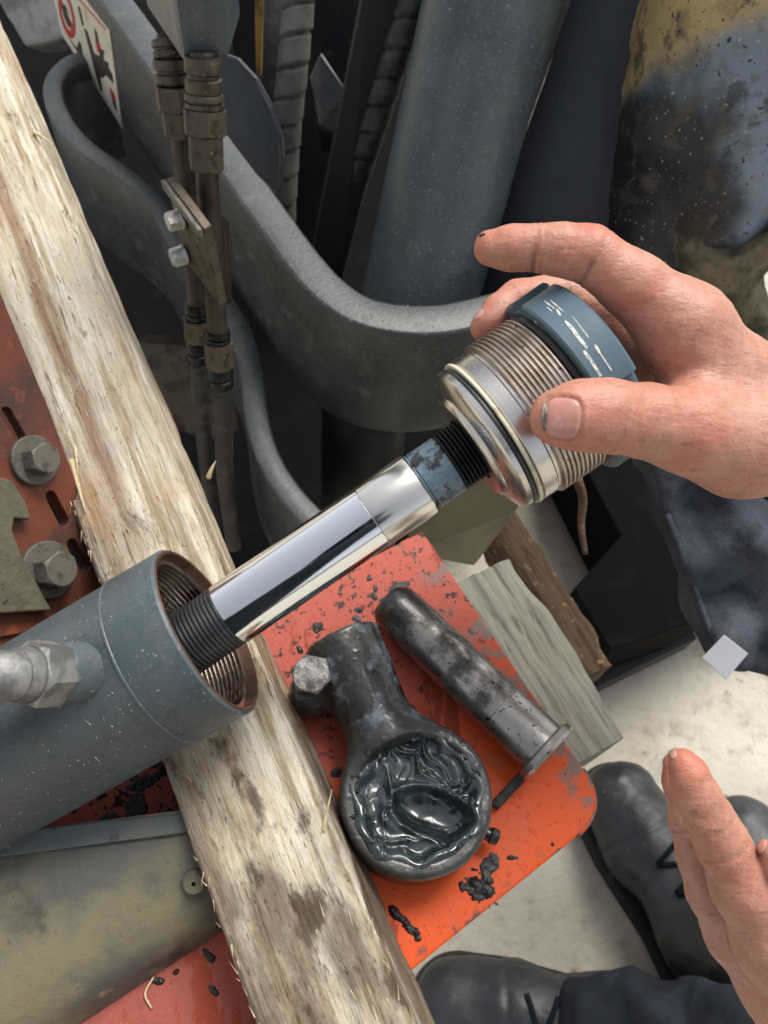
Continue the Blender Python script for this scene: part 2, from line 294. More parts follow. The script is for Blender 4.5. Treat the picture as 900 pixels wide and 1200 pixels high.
def hexprism(name, af, h, chamfer=.12, hollow=False):
    R = af/math.sqrt(3); V = []; Fc = []; seg = 36
    # hexagon rings: bottom, shoulder, chamfered top circle
    def hexr(a): return (af/2)/math.cos((a % (math.pi/3)) - math.pi/6)
    rings = [(0, lambda a: hexr(a)), (h*(1-chamfer), lambda a: hexr(a)), (h, lambda a: min(hexr(a), af/2*.96))]
    for z, fn in rings:
        for k in range(seg):
            a = 2*math.pi*k/seg; r = fn(a); zz = z
            if z == h*(1-chamfer): zz = h*(1-chamfer*(.25+.75*(hexr(a)-af/2)/(R-af/2+1e-9)))
            V.append((r*math.cos(a), r*math.sin(a), zz))
    for j in range(2):
        for k in range(seg): Fc.append((j*seg+k, j*seg+(k+1) % seg, (j+1)*seg+(k+1) % seg, (j+1)*seg+k))
    Fc += [tuple(range(seg))[::-1], tuple(2*seg+k for k in range(seg))]
    me = mesh(name, V, Fc, True); bm = bmesh.new(); bm.from_mesh(me); bmesh.ops.recalc_face_normals(bm, faces=bm.faces)
    for e in bm.edges:
        if len(e.link_faces) == 2 and e.calc_face_angle(0) > math.radians(20): e.smooth = False
    bm.to_mesh(me); bm.free(); return me
def bolt(parent, p, axis, af, mat, hint=(0, 0, 1), washer=1.7, name='bolt', hh=.62, wt=.16):
    h = add(name, hexprism(name, af, af*hh), mat, parent, frame(np.asarray(p)+np.asarray(axis)*af*wt*.9, axis, hint))
    if washer: add('washer', lathe('washer', [(0, .1*af), (0, washer*af/2), (af*wt*.8, washer*af/2), (af*wt, washer*af/2*.96), (af*wt, .1*af)], 40), mat, h, frame(p, axis, hint))
    return h

# signed distance shapes -------------------------------------------------
def rcone(P, a, b, ra, rb):
    a = np.asarray(a, np.float32); b = np.asarray(b, np.float32); ab = b-a
    t = np.clip(((P-a) @ ab)/max(float(ab @ ab), 1e-12), 0, 1).astype(np.float32)
    return np.linalg.norm(P-a-t[:, None]*ab, axis=1) - (ra+(rb-ra)*t)
def ellipsoid(P, c, axes, r):
    q = (P-np.asarray(c, np.float32)) @ np.asarray(axes, np.float32).T
    k = np.linalg.norm(q/np.asarray(r, np.float32), axis=1); return (k-1)*min(r)
def smin(a, b, k):
    h = np.maximum(k-np.abs(a-b), 0)/k; return np.minimum(a, b)-h*h*k*.25
def smax(a, b, k): return -smin(-a, -b, k)
def chain(P, J, k=.004):
    d = None
    for (a, ra), (b, rb) in zip(J[:-1], J[1:]):
        c = rcone(P, a, b, ra, rb); d = c if d is None else smin(d, c, k)
    return d
def vnoise(P, scale, seed=0):
    """cheap smooth value noise, vectorised"""
    Q = P*scale+seed*17.3; i = np.floor(Q).astype(np.int32); f = (Q-i).astype(np.float32); f = f*f*(3-2*f)
    x, y, z = (i[:, 0]*73 + seed*31) & 63, (i[:, 1]) & 63, (i[:, 2]) & 63; x1, y1, z1 = (x+9) & 63, (y+1) & 63, (z+1) & 63      # 73 = 9 mod 64
    T = NT; fx, fy, fz = f[:, 0], f[:, 1], f[:, 2]
    a = T[x, y, z]; a = a+(T[x1, y, z]-a)*fx; b = T[x, y1, z]; b = b+(T[x1, y1, z]-b)*fx; a = a+(b-a)*fy
    c = T[x, y, z1]; c = c+(T[x1, y, z1]-c)*fx; b = T[x, y1, z1]; b = b+(T[x1, y1, z1]-b)*fx; c = c+(b-c)*fy
    return a+(c-a)*fz
NT = np.random.RandomState(5).uniform(-1, 1, (64, 64, 64)).astype(np.float32)
def fbm(P, scale, oct=4, seed=0, g=.5):
    r = 0; a = 1
    for o in range(oct): r = r+a*vnoise(P, scale*2**o, seed+o); a *= g
    return r
def sdf_mesh(name, fn, lo, hi, res, newton=2):
    lo = np.asarray(lo, float); hi = np.asarray(hi, float); B = 6
    nb = np.ceil((hi-lo)/(res*B)).astype(int); n = nb*B+1
    cx = [lo[i]+(np.arange(nb[i])+.5)*res*B for i in range(3)]
    G = np.stack(np.meshgrid(*cx, indexing='ij'), -1).reshape(-1, 3).astype(np.float32)
    fc = fn(G).reshape(nb); near = np.abs(fc) < res*B*1.25
    big = np.repeat(np.repeat(np.repeat(near, B, 0), B, 1), B, 2); full = np.zeros(n, bool); full[:-1, :-1, :-1] |= big
    for ax in range(3):
        s1 = [slice(None)]*3; s2 = [slice(None)]*3; s1[ax] = slice(1, None); s2[ax] = slice(0, -1); full[tuple(s1)] |= full[tuple(s2)].copy()
    Vv = np.ones(n, np.float32); sg = np.repeat(np.repeat(np.repeat(fc, B, 0), B, 1), B, 2); Vv[:-1, :-1, :-1] = sg
    idx = np.argwhere(full); P = (lo+idx*res).astype(np.float32); val = np.empty(len(P), np.float32)
    for s in range(0, len(P), 400000): val[s:s+400000] = fn(P[s:s+400000])
    Vv[full] = val
    S = Vv < 0; c = S[:-1, :-1, :-1].astype(np.int8)
    for o in [(1, 0, 0), (0, 1, 0), (0, 0, 1), (1, 1, 0), (1, 0, 1), (0, 1, 1), (1, 1, 1)]:
        c = c + S[o[0]:n[0]-1+o[0], o[1]:n[1]-1+o[1], o[2]:n[2]-1+o[2]]
    act = (c > 0) & (c < 8); ids = np.full(act.shape, -1, np.int64); ids[act] = np.arange(act.sum()); cells = np.argwhere(act)
    acc = np.zeros((len(cells), 3)); cnt = np.zeros(len(cells))
    cor = [(x, y, z) for x in (0, 1) for y in (0, 1) for z in (0, 1)]
    cv = {o: Vv[cells[:, 0]+o[0], cells[:, 1]+o[1], cells[:, 2]+o[2]] for o in cor}
    for o in cor:
        for ax in range(3):
            if o[ax] == 0:
                q = list(o); q[ax] = 1; q = tuple(q); a, b = cv[o], cv[q]; m = (a < 0) != (b < 0); t = np.where(m, a/(a-b+1e-20), 0)
                p = np.array(o, float)[None].repeat(len(cells), 0); p[:, ax] = t; acc[m] += p[m]; cnt[m] += 1
    V = lo+(cells+acc/np.maximum(cnt, 1)[:, None])*res
    Q = []
    for ax in range(3):
        a1, a2 = (ax+1) % 3, (ax+2) % 3
        s1 = [slice(None)]*3; s2 = [slice(None)]*3; s1[ax] = slice(0, -1); s2[ax] = slice(1, None)
        ch = S[tuple(s1)] != S[tuple(s2)]; e = np.argwhere(ch); e = e[(e[:, a1] > 0) & (e[:, a2] > 0) & (e[:, a1] < n[a1]-1) & (e[:, a2] < n[a2]-1)]
        ins = S[e[:, 0], e[:, 1], e[:, 2]]
        def cell(d1, d2):
            q = e.copy(); q[:, a1] -= d1; q[:, a2] -= d2; return ids[q[:, 0], q[:, 1], q[:, 2]]
        q = np.stack([cell(1, 1), cell(0, 1), cell(0, 0), cell(1, 0)], 1); q[~ins] = q[~ins][:, ::-1]; Q.append(q)
    Q = np.concatenate(Q); Q = Q[(Q >= 0).all(1)]
    h = res*.5
    for _ in range(newton):
        f0 = fn(V.astype(np.float32)); g = np.stack([fn((V+np.eye(3)[i]*h).astype(np.float32))-fn((V-np.eye(3)[i]*h).astype(np.float32)) for i in range(3)], 1)/(2*h)
        g2 = (g*g).sum(1); st = np.clip(f0/np.maximum(g2, .3), -res*.6, res*.6); V = V-st[:, None]*g
    return meshnp(name, V, Q)
def trace_many(fn, uv, d0):
    """march from the lens side until the surface fn is met, many pixels at once"""
    r = np.stack([ray(u, v) for u, v in uv]); rn = np.linalg.norm(r, axis=1); t = np.full(len(r), float(d0))
    for _ in range(40): t = t + fn((CAM+r*t[:, None]).astype(np.float32))/rn*.85
    return CAM+r*t[:, None]
def grad_many(fn, P, h=1.5e-3):
    g = np.stack([fn((P+np.eye(3)[i]*h).astype(np.float32))-fn((P-np.eye(3)[i]*h).astype(np.float32)) for i in range(3)], 1); return g/np.linalg.norm(g, axis=1)[:, None]
def J(u, v, d, rpx): return (D(u, v, d), rpx*d/F)

# ------------------------------------------------------------------ the setting
ZP, ZB, ZK = .545, .598, .55          # tops of the orange plate, of the timber on it, of the curved machine bracket
def shp(pts, z): return [W(u, v, z) for u, v in pts]
g = add('ground', mesh('ground', [(-30, -30, 0), (30, -30, 0), (30, 30, 0), (-30, 30, 0)], [(0, 1, 2, 3)], False), 'concrete'); setp(g, 'pale mottled concrete yard floor under the machine', None, None, 'structure')

# ------------------------------------------------------------------ orange plate
_d1 = W(495, 622, ZP); _d2 = W(690, 900, ZP); _d3 = W(700, 985, ZP); _d4 = W(485, 1135, ZP)
e1 = (_d2-_d1)/np.linalg.norm(_d2-_d1)                 # down the right edge
e2 = (_d4-_d3)/np.linalg.norm(_d4-_d3)                 # along the lower edge, to the left
far1 = _d1 + e2*.42; far2 = _d4 + e2*.32
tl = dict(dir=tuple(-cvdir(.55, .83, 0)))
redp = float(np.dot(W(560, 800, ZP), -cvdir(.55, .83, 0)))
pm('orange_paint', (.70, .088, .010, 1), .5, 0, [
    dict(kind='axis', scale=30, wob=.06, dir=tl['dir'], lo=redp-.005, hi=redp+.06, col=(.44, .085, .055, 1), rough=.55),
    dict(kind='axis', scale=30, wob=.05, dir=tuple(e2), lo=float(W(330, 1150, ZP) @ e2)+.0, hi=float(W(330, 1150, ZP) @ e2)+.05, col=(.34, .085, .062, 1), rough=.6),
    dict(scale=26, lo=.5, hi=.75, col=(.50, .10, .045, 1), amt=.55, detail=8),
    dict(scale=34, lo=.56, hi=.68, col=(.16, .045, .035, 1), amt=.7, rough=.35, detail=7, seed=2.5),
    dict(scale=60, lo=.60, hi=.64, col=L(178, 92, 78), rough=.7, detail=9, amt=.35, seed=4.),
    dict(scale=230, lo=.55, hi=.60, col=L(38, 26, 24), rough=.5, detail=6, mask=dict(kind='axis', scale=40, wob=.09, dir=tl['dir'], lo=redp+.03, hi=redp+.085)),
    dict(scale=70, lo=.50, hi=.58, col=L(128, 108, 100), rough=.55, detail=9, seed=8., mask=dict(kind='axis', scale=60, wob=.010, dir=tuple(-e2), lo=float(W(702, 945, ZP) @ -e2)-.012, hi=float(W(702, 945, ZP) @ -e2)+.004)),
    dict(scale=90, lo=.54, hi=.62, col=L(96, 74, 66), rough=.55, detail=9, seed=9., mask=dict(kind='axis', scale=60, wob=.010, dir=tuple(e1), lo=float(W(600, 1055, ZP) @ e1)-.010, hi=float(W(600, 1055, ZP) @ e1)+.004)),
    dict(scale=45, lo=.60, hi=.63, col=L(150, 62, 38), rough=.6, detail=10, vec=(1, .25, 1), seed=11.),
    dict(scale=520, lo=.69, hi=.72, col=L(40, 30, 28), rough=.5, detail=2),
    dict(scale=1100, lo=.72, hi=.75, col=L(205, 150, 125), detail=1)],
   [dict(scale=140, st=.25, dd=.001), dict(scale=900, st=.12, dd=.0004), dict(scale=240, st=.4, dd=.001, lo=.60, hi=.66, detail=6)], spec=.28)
pm('bare_edge', L(112, 96, 92), .55, .4, [dict(scale=120, lo=.45, hi=.6, col=L(190, 74, 40)), dict(scale=200, lo=.55, hi=.7, col=L(70, 60, 58))], [dict(scale=500, st=.3, dd=.0005)])
def fillet(p, q, r, rad, n=8):
    a = (p-q)/np.linalg.norm(p-q); b = (r-q)/np.linalg.norm(r-q); P0, P2 = q+a*rad, q+b*rad
    return [(1-t)**2*P0 + 2*t*(1-t)*q + t*t*P2 for t in np.linspace(0, 1, n)]
cr = W(716, 948, ZP)
outline = [_d1] + fillet(_d1, cr, _d4, .024, 10) + [_d4, far2, far1]
op = thing('steel_plate', 'orange painted steel plate with worn rounded corner under the timber', 'steel plate', outline[-2])
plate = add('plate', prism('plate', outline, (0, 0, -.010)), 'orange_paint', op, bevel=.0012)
rim = [p for p in outline[1:12]]
pr = tube('worn_edge', [p + np.array([0, 0, -.0012]) for p in fillet(_d1, cr, _d4, .024, 14)], .0011, 8); add('worn_edge', pr, 'bare_edge', op)['label'] = 'scraped grey corner edge'
add('flange', prism('flange', [W(495, 622, ZP-.011)+e2*.01, W(690, 880, ZP-.011)+e2*.012, W(690, 880, ZP-.011)+e2*.018, W(495, 622, ZP-.011)+e2*.016], (0, 0, -.05)), 'orange_paint', op)

# ------------------------------------------------------------------ timbers
def timber_mesh(name, L_, prof, nl, amp, seed, endround=.0):
    """prof: closed list of (y, z) round the section, x runs along the piece"""
    prof = np.array(prof, float); sec = []
    per = np.linalg.norm(np.roll(prof, -1, 0)-prof, axis=1)
    for i in range(len(prof)):
        a, b = prof[i], prof[(i+1) % len(prof)]; k = max(2, int(per[i]/.0011))
        for t in range(k): sec.append(a+(b-a)*t/k)
    sec = np.array(sec); m = len(sec); cen = sec.mean(0)
    xs = np.linspace(0, L_, nl); P = np.zeros((nl, m, 3)); P[:, :, 0] = xs[:, None]; P[:, :, 1] = sec[None, :, 0]; P[:, :, 2] = sec[None, :, 1]
    Q = P.reshape(-1, 3).copy(); S = Q*np.array([.12, 1, 1])
    dsp = fbm(S, 110, 4, seed)*.0005*amp + fbm(Q, 22, 3, seed+5)*.0011*amp
    rg = 1-np.abs(fbm(S*np.array([.5, 1, 1]), 240, 2, seed+9)); dsp -= np.clip(rg-.82, 0, 1)*.0026*amp
    chip = fbm(Q*np.array([.45, 1, 1]), 38, 3, seed+20); dsp -= np.clip(chip-.62, 0, .5)*.0065*amp
    dirs = Q[:, 1:]-cen; nn = np.linalg.norm(dirs, axis=1)[:, None]; 
    tn = np.roll(sec, -1, 0)-np.roll(sec, 1, 0); nrm = np.stack([tn[:, 1], -tn[:, 0]], 1); nrm /= np.linalg.norm(nrm, axis=1)[:, None]
    if (nrm*(sec-cen)).sum() < 0: nrm = -nrm
    nq = np.tile(nrm, (nl, 1)); Q[:, 1:] += nq*dsp[:, None]
    i = np.arange(nl-1)[:, None]*m + np.arange(m)[None]; j = np.arange(nl-1)[:, None]*m + (np.arange(m)+1)[None] % m
    Fq = np.stack([i, j, j+m, i+m], -1).reshape(-1, 4)
    base = len(Q); Q = np.concatenate([Q, [[0, *cen], [L_, *cen]]]); k = np.arange(m); k2 = (k+1) % m
    caps = np.concatenate([np.stack([np.full(m, base), k2, k, k], 1), np.stack([np.full(m, base+1), (nl-1)*m+k, (nl-1)*m+k2, (nl-1)*m+k2], 1)])
    V = [tuple(q) for q in Q]; Fc = [tuple(f) for f in Fq] + [tuple(f[:3]) for f in caps]
    me = mesh(name, V, Fc); bm = bmesh.new(); bm.from_mesh(me); bmesh.ops.recalc_face_normals(bm, faces=bm.faces); bm.to_mesh(me); bm.free(); return me
def rounded(y0, y1, z0, z1, r, slopeR=0., slopeL=0.):
    pts = [(y0+r, z1), (y1-r, z1), (y1-r*.3, z1-r*.3), (y1+slopeR*r, z1-r), (y1+slopeR*(z1-z0), z0+r*.5), (y1+slopeR*(z1-z0)-r, z0), (y0-slopeL*(z1-z0)+r, z0), (y0-slopeL*(z1-z0), z0+r*.5), (y0, z1-r), (y0+r*.3, z1-r*.3)]
    return pts
bdir = W(300, 1200, ZB)-W(46, 483, ZB); bdir /= np.linalg.norm(bdir); bper = np.cross([0, 0, 1], bdir)
B0 = W(0, 387, ZB) - bdir*.42
bm_m = Matrix.Identity(4)
for i in range(3): bm_m[i][0], bm_m[i][1], bm_m[i][2], bm_m[i][3] = bdir[i], bper[i], (0, 0, 1)[i], B0[i]
def bl(u, v):      # photo pixel on the timber's top -> local x, y
    q = W(u, v, ZB)-B0; return float(q @ bdir), float(q @ bper)
sA = bl(60, 330); sB = bl(165, 690)
pm('pale_timber', L(201, 189, 168), .88, 0, [
    dict(scale=34, lo=.36, hi=.62, col=L(235, 227, 209), vec=(.14, 1, 1), detail=9, dist=.8),
    dict(scale=120, lo=.48, hi=.60, col=L(158, 134, 100), vec=(.05, 1, 1), detail=9, amt=.8),
    dict(scale=320, lo=.46, hi=.62, col=L(206, 190, 156), vec=(.10, 1, 1), detail=5, amt=.6, seed=6.),
    dict(scale=13, lo=.47, hi=.64, col=L(146, 130, 116), vec=(.30, 1, 1), amt=.75, detail=8, seed=2.2),
    dict(kind='axis', scale=16, vec=(.5, 1, 1), wob=.026, dir=(0.004, 1, 0), c=.0425, lo=.0075, hi=.0004, col=L(134, 94, 70), amt=.65, mask=dict(kind='axis', scale=20, wob=.05, dir=(1, 0, 0), lo=.64, hi=.56)),
    dict(kind='axis', scale=60, vec=(.3, 1, 1), wob=.012, dir=(0, 1, 0), lo=.026, hi=.010, col=L(150, 136, 126), amt=.6),
    dict(scale=20, lo=.46, hi=.60, col=L(104, 88, 72), vec=(.4, 1, 1), amt=.85, detail=10, seed=7.7, mask=dict(kind='axis', scale=20, wob=.08, dir=(1, 0, 0), lo=.58, hi=.68)),
    dict(scale=48, lo=.54, hi=.62, col=L(74, 58, 46), vec=(.5, 1, 1), amt=.8, detail=8, seed=1.7, mask=dict(kind='axis', scale=20, wob=.08, dir=(1, 0, 0), lo=.58, hi=.68)),
    dict(scale=80, lo=.62, hi=.70, col=L(96, 76, 58), vec=(.25, 1, 1), detail=8, seed=3.3, amt=.7),
    dict(scale=300, lo=.60, hi=.66, col=L(92, 74, 56), vec=(.06, 1, 1), detail=5, amt=.75),
    dict(scale=620, lo=.62, hi=.68, col=L(70, 56, 44), detail=3, amt=.75, vec=(.35, 1, 1)),
    dict(scale=10, lo=.54, hi=.66, col=L(190, 140, 88), amt=.5, seed=9.1)],
   [dict(scale=230, st=1.0, dd=.0028, vec=(.045, 1, 1), detail=8), dict(scale=800, st=.7, dd=.0010, vec=(.2, 1, 1)), dict(scale=70, st=.5, dd=.004, vec=(.35, 1, 1), detail=6)], spec=.15)
bt = thing('timber_beam', 'long pale split timber beam lying diagonally under the grey cylinder barrel', 'timber', W(300, 1000, ZP))
add('beam', timber_mesh('beam', .92, rounded(.005, .0625, ZP+.0008-ZB, 0, .005, .24, -.03), 900, 1.0, 3), 'pale_timber', bt, bm_m)['label'] = 'rough sawn pale wood with brown streak'
# splinters and chips standing off the wood
def splinter(u0, v0, u1, v1, z0, z1, r, nm='splinter'):
    a, b = W(u0, v0, z0), W(u1, v1, z1); m = (a+b)/2+np.array([0, 0, .001])
    pth = catmull([a, m, b], 6); add(nm, tube(nm, pth, np.linspace(r, r*.15, len(pth)), 6), 'splinter_wood', bt)
pm('splinter_wood', L(214, 198, 160), .8, 0, [dict(scale=200, lo=.4, hi=.7, col=L(180, 156, 112))])
splinter(378, 975, 389, 925, ZB-.002, ZB+.006, .0011)
splinter(84, 540, 100, 600, ZB-.001, ZB+.0015, .0020)
splinter(88, 520, 92, 560, ZB-.001, ZB+.002, .0013)
splinter(244, 560, 253, 540, ZB-.028, ZB-.02, .0016)
splinter(40, 155, 62, 170, ZB, ZB+.001, .0016)

def simple_timber(name, label, px0, px1, z, wpx, h, mat, seed, cat='timber', leftward=True):
    a, b = W(*px0, z), W(*px1, z); d = b-a; Ln = np.linalg.norm(d); d /= Ln; p = np.cross([0, 0, 1], d)
    m = Matrix.Identity(4)
    for i in range(3): m[i][0], m[i][1], m[i][2], m[i][3] = d[i], p[i], (0, 0, 1)[i], a[i]
    t = thing(name, label, cat, [a[0], a[1], z-h])
    add('wood', timber_mesh('wood', Ln, rounded(-wpx, 0, -h, 0, .006), 220, 2.6, seed), mat, t, m); return t
simple_timber('timber_block', 'grey weathered timber block jutting out beside the orange plate', (600, 652), (735, 862), ZP-.045, .062, .09, 'weathered_timber', 31)
simple_timber('timber_batten', 'brown splintered batten lying low behind the grey timber block', (606, 598), (722, 775), .25, .036, .06, 'brown_timber', 47)

# ------------------------------------------------------------------ cylinder barrel
def unit(v): v = np.asarray(v, float); return v/np.linalg.norm(v)
ta = unit(cvdir(.857, -.495, -.085)); T0 = D(245, 737, .362); RT = .0392
tm = frame(T0, ta, cvdir(0, 0, -1))
br = thing('cylinder_barrel', 'grey blue hydraulic cylinder barrel with open threaded mouth resting on the timber', 'hydraulic cylinder', T0 - np.array([0, 0, RT]))
add('barrel', lathe('barrel', [(-.55, .02), (-.55, RT-.0007), (-.0262, RT-.0007), (-.0250, RT), (-.0012, RT), (-.0002, RT-.0010)], 128), 'barrel_paint', br, tm)
add('mouth_rim', lathe('mouth_rim', [(-.0002, RT-.0010), (.0003, RT-.0015), (0, RT-.0026), (-.004, RT-.0034)], 128), 'rust_lip', br, tm)['label'] = 'rusty chamfered rim'
tp = [(-.004, RT-.0034)]
for k in range(13):
    z = -.0045-k*.00215; tp += [(z, RT-.0053), (z-.0006, RT-.0053), (z-.0011, RT-.0036), (z-.0016, RT-.0036)]
tp += [(-.034, RT-.005), (-.25, RT-.005), (-.25, .002)]
add('bore_thread', lathe('bore_thread', tp, 128), 'bore_thread', br, tm)['label'] = 'oily internal thread'
add('weld_seam', lathe('weld_seam', [(-.0268, RT-.0009), (-.0262, RT+.0002), (-.0254, RT+.0003), (-.0248, RT-.0002)], 128), 'barrel_paint', br, tm)
bb = D(106, 787, .336); btp = D(12, 791, .303); ba = unit(btp-bb); bl_ = np.linalg.norm(btp-bb)
fm = frame(bb, ba, cvdir(0, 1, 0))
boss = add('port_boss', lathe('port_boss', [(-.012, .0165), (-.003, .0160), (.0005, .0140), (.003, .0122), (.0045, .0117), (.016, .0117), (.0172, .0110), (.0172, .005)], 64), 'barrel_paint', br, fm)
add('fitting_nut', hexprism('fitting_nut', .0218, .0125), 'fitting_steel', br, frame(bb+ba*.0172, ba, cvdir(.4, 1, 0)))
ep = [bb+ba*.029, bb+ba*.036, bb+ba*.041+cvdir(-.002, .001, .001), bb+ba*.044+cvdir(-.008, .006, .004), bb+ba*.044+cvdir(-.017, .016, .009), bb+ba*.042+cvdir(-.035, .04, .02)]
pth = catmull(ep, 8); add('elbow', tube('elbow', pth, np.linspace(.0090, .0094, len(pth)), 24), 'fitting_steel', br)['label'] = 'dull silver elbow fitting'
add('elbow_collar', lathe('elbow_collar', [(0, .005), (0, .0098), (.003, .0102), (.0065, .0095), (.0065, .005)], 40), 'fitting_steel', br, frame(bb+ba*.0292, ba))

# ------------------------------------------------------------------ piston rod
R0 = D(493.5, 566, .348); ra = unit(R0-D(267, 721, .350)); rm = frame(R0, ra, cvdir(0, 0, -1)); RR = .01375
rod = thing('piston_rod', 'bright chrome piston rod reaching from the barrel mouth to the gland', 'piston rod', R0-ra*.117)
def ribs(z0, z1, r, pitch, depth):
    o = []; z = z0
    while z < z1-pitch*.5: o += [(z, r-depth), (z+pitch*.35, r), (z+pitch*.6, r)]; z += pitch
    return o+[(z1, r-depth)]
add('end_thread', lathe('end_thread', [(-.1215, .002), (-.1215, RR-.002)]+ribs(-.120, -.0955, RR-.0002, .0019, .00035), 96), 'black_rubber', rod, rm)['label'] = 'black ribbed end inside the barrel'
add('shaft', lathe('shaft', [(-.0955, RR-.0006), (-.0952, RR), (-.0242, RR), (-.0238, RR-.0003)], 128), 'chrome', rod, rm)
add('sleeve', lathe('sleeve', [(-.0238, RR-.0003), (-.0234, RR+.00015), (-.0012, RR+.00015), (-.0004, RR-.0003), (0, RR-.001)], 128), 'worn_chrome', rod, rm)['label'] = 'duller yellowed chrome section'
add('shank', lathe('shank', [(0, RR-.0008), (.0008, RR-.0014), (.0012, RR-.0009), (.0135, RR-.0009), (.0140, RR-.0014)], 96), 'shank_paint', rod, rm)['label'] = 'scuffed blue grey shank'
add('thread', lathe('thread', ribs(.0140, .052, RR-.0004, .0017, .0011)+[(.052, .002)], 96), 'black_oxide', rod, rm)

# ------------------------------------------------------------------ gland
G0 = R0 + ra*(79.8*.348/F); ga = unit(ra + cvdir(0, 0, .05)); gm = frame(G0, ga, cvdir(0, 0, -1))
gl = thing('cylinder_gland', 'steel threaded gland with grey blue slotted collar held in the hand', 'gland nut', G0)
add('nose', lathe('nose', [(-.0035, .0140), (-.0038, .0215), (-.0030, .0228), (-.0016, .0236), (-.0012, .0262), (0, .0290), (.0008, .0312), (.0020, .0322), (.0041, .0324), (.0041, .0290)], 128), 'machined_steel', gl, gm)
add('seal_ring', lathe('seal_ring', [(.0041, .0300), (.0042, .0318), (.0050, .0324), (.0060, .0322), (.0066, .0312), (.0066, .03)], 128), 'black_rubber', gl, gm)['label'] = 'black rubber seal'
add('backup_ring', lathe('backup_ring', [(.0068, .03), (.0068, .0333), (.0071, .0336), (.0080, .0336), (.0083, .0333), (.0083, .03)], 128), 'seal_white', gl, gm)['label'] = 'cream backup ring'
add('land', lathe('land', [(.0086, .0300), (.0086, .0328), (.0092, .0335), (.0152, .0337), (.0160, .0330), (.0172, .0330)], 128), 'machined_steel', gl, gm)
tp = [(.0172, .0330)]
for k in range(10):
    z = .0176+k*.0020; tp += [(z, .0340), (z+.0004, .0351), (z+.0011, .0351), (z+.0015, .0340)]
add('thread', lathe('thread', tp+[(.0378, .0330)], 128), 'thread_steel', gl, gm)
add('dust_seal', lathe('dust_seal', [(.0378, .0325), (.0379, .0340), (.0388, .0349), (.0400, .0349), (.0406, .0340), (.0412, .0330)], 128), 'black_rubber', gl, gm)
def collar_r(a, r, z):
    if r < .03: return r
    d = min(abs((a-c+math.pi) % (2*math.pi)-math.pi) for c in (math.radians(s) for s in (22, 112, 202, 292)))
    return r - (.0036 if d < .115 else 0) if r > .036 else r
add('collar', lathe('collar', [(.0406, .032), (.0406, .0360), (.0407, .0386), (.0415, .0395), (.0565, .0395), (.0578, .0384), (.0580, .0350), (.0580, .0150), (.045, .0148)], 360, collar_r), 'collar_paint', gl, gm)['label'] = 'grey blue collar with scraped white marks'

# ------------------------------------------------------------------ rod eye
pm('greasy_iron', L(60, 60, 58), .4, .2, [dict(scale=45, lo=.45, hi=.64, col=L(30, 30, 30), rough=.26), dict(scale=60, lo=.50, hi=.64, col=L(118, 130, 138), rough=.45, seed=3., mask=dict(kind='axis', scale=30, wob=.02, dir=(0, 1, 0), lo=.100, hi=.118)), dict(scale=260, lo=.63, hi=.68, col=L(96, 86, 70), rough=.7)],
   [dict(scale=120, st=.22, dd=.0015, detail=6), dict(scale=520, st=.2, dd=.0008)], coat=.35)
pm('grease', L(24, 36, 38), .14, 0, [dict(scale=60, lo=.45, hi=.65, col=L(52, 64, 64), rough=.3), dict(scale=160, lo=.66, hi=.7, col=L(96, 92, 62), rough=.3)], [dict(scale=170, st=.22, dd=.0012, vec=(1, .3, 1), detail=3)], coat=.5, spec=.7)
pm('tar', L(24, 23, 23), .36, 0, [dict(scale=160, lo=.5, hi=.75, col=L(60, 56, 54), rough=.5)], [dict(scale=400, st=.6, dd=.001)])
pm('worn_bolt', (.30, .29, .275, 1), .38, .85, [dict(scale=150, lo=.40, hi=.58, col=(.10, .095, .09, 1), rough=.5), dict(scale=300, lo=.6, hi=.68, col=(.55, .53, .5, 1))], [dict(scale=500, st=.35, dd=.0006)])
EC = W(488, 934, ZP+.030); EC[2] = ZP+.0165
EN = W(398, 752, ZP+.020); EN[2] = ZP+.0222
nd = EN-EC; nd[2] = 0; nlen = np.linalg.norm(nd); nd /= nlen; ns = np.cross([0, 0, 1], nd)
LG = W(368, 806, ZP+.022); LG[2] = ZP+.012
SGN = 1.0 if (LG-EC) @ ns > 0 else -1.0
def eye_sdf(P):
    q = P-EC.astype(np.float32); rr = np.hypot(q[:, 0], q[:, 1]); 
    dz = np.abs(q[:, 2])-.0135; dr = np.abs(rr-.0330)-.0012
    ring = np.minimum(np.maximum(dr, dz), 0)+np.hypot(np.maximum(dr, 0), np.maximum(dz, 0))-.0028
    t = q @ nd; sdist = np.hypot(q @ ns, (P[:, 2]-EN[2])*1.02)
    neck = np.maximum(sdist-np.interp(t, [.02, .05, nlen], [.0170, .0185, .0214]).astype(np.float32), np.maximum(t-nlen, .030-t))
    neck = smax(sdist-np.interp(t, [.02, .05, nlen], [.0170, .0185, .0214]).astype(np.float32), t-nlen, .003); neck = np.maximum(neck, .029-t)
    d = smin(ring, neck, .014)
    lug = smax(rcone(P, LG, LG+[0, 0, .004], .0125, .0122), P[:, 2]-(ZP+.0235), .003)
    lug2 = rcone(P, LG+np.array([0, 0, .003]), EC+nd*(nlen-.017), .0105, .012); d = smin(d, smin(lug, lug2, .005), .005)
    d = np.maximum(d, (ZP+.0006)-P[:, 2])
    return d + fbm(P, 110, 3, 3)*.00028 + np.clip(fbm(P, 420, 2, 8)-.45, 0, 1)*-.0006
ey = thing('rod_eye', 'greasy black rod eye with clamp bolt lying on the orange plate', 'rod end', [EC[0], EC[1], ZP])
lo = np.minimum(EC-.04, EN-.035); hi = np.maximum(EC+.04, EN+.03); lo[0] = min(lo[0], LG[0]-.02); lo[2] = ZP-.002; hi[2] = ZP+.046
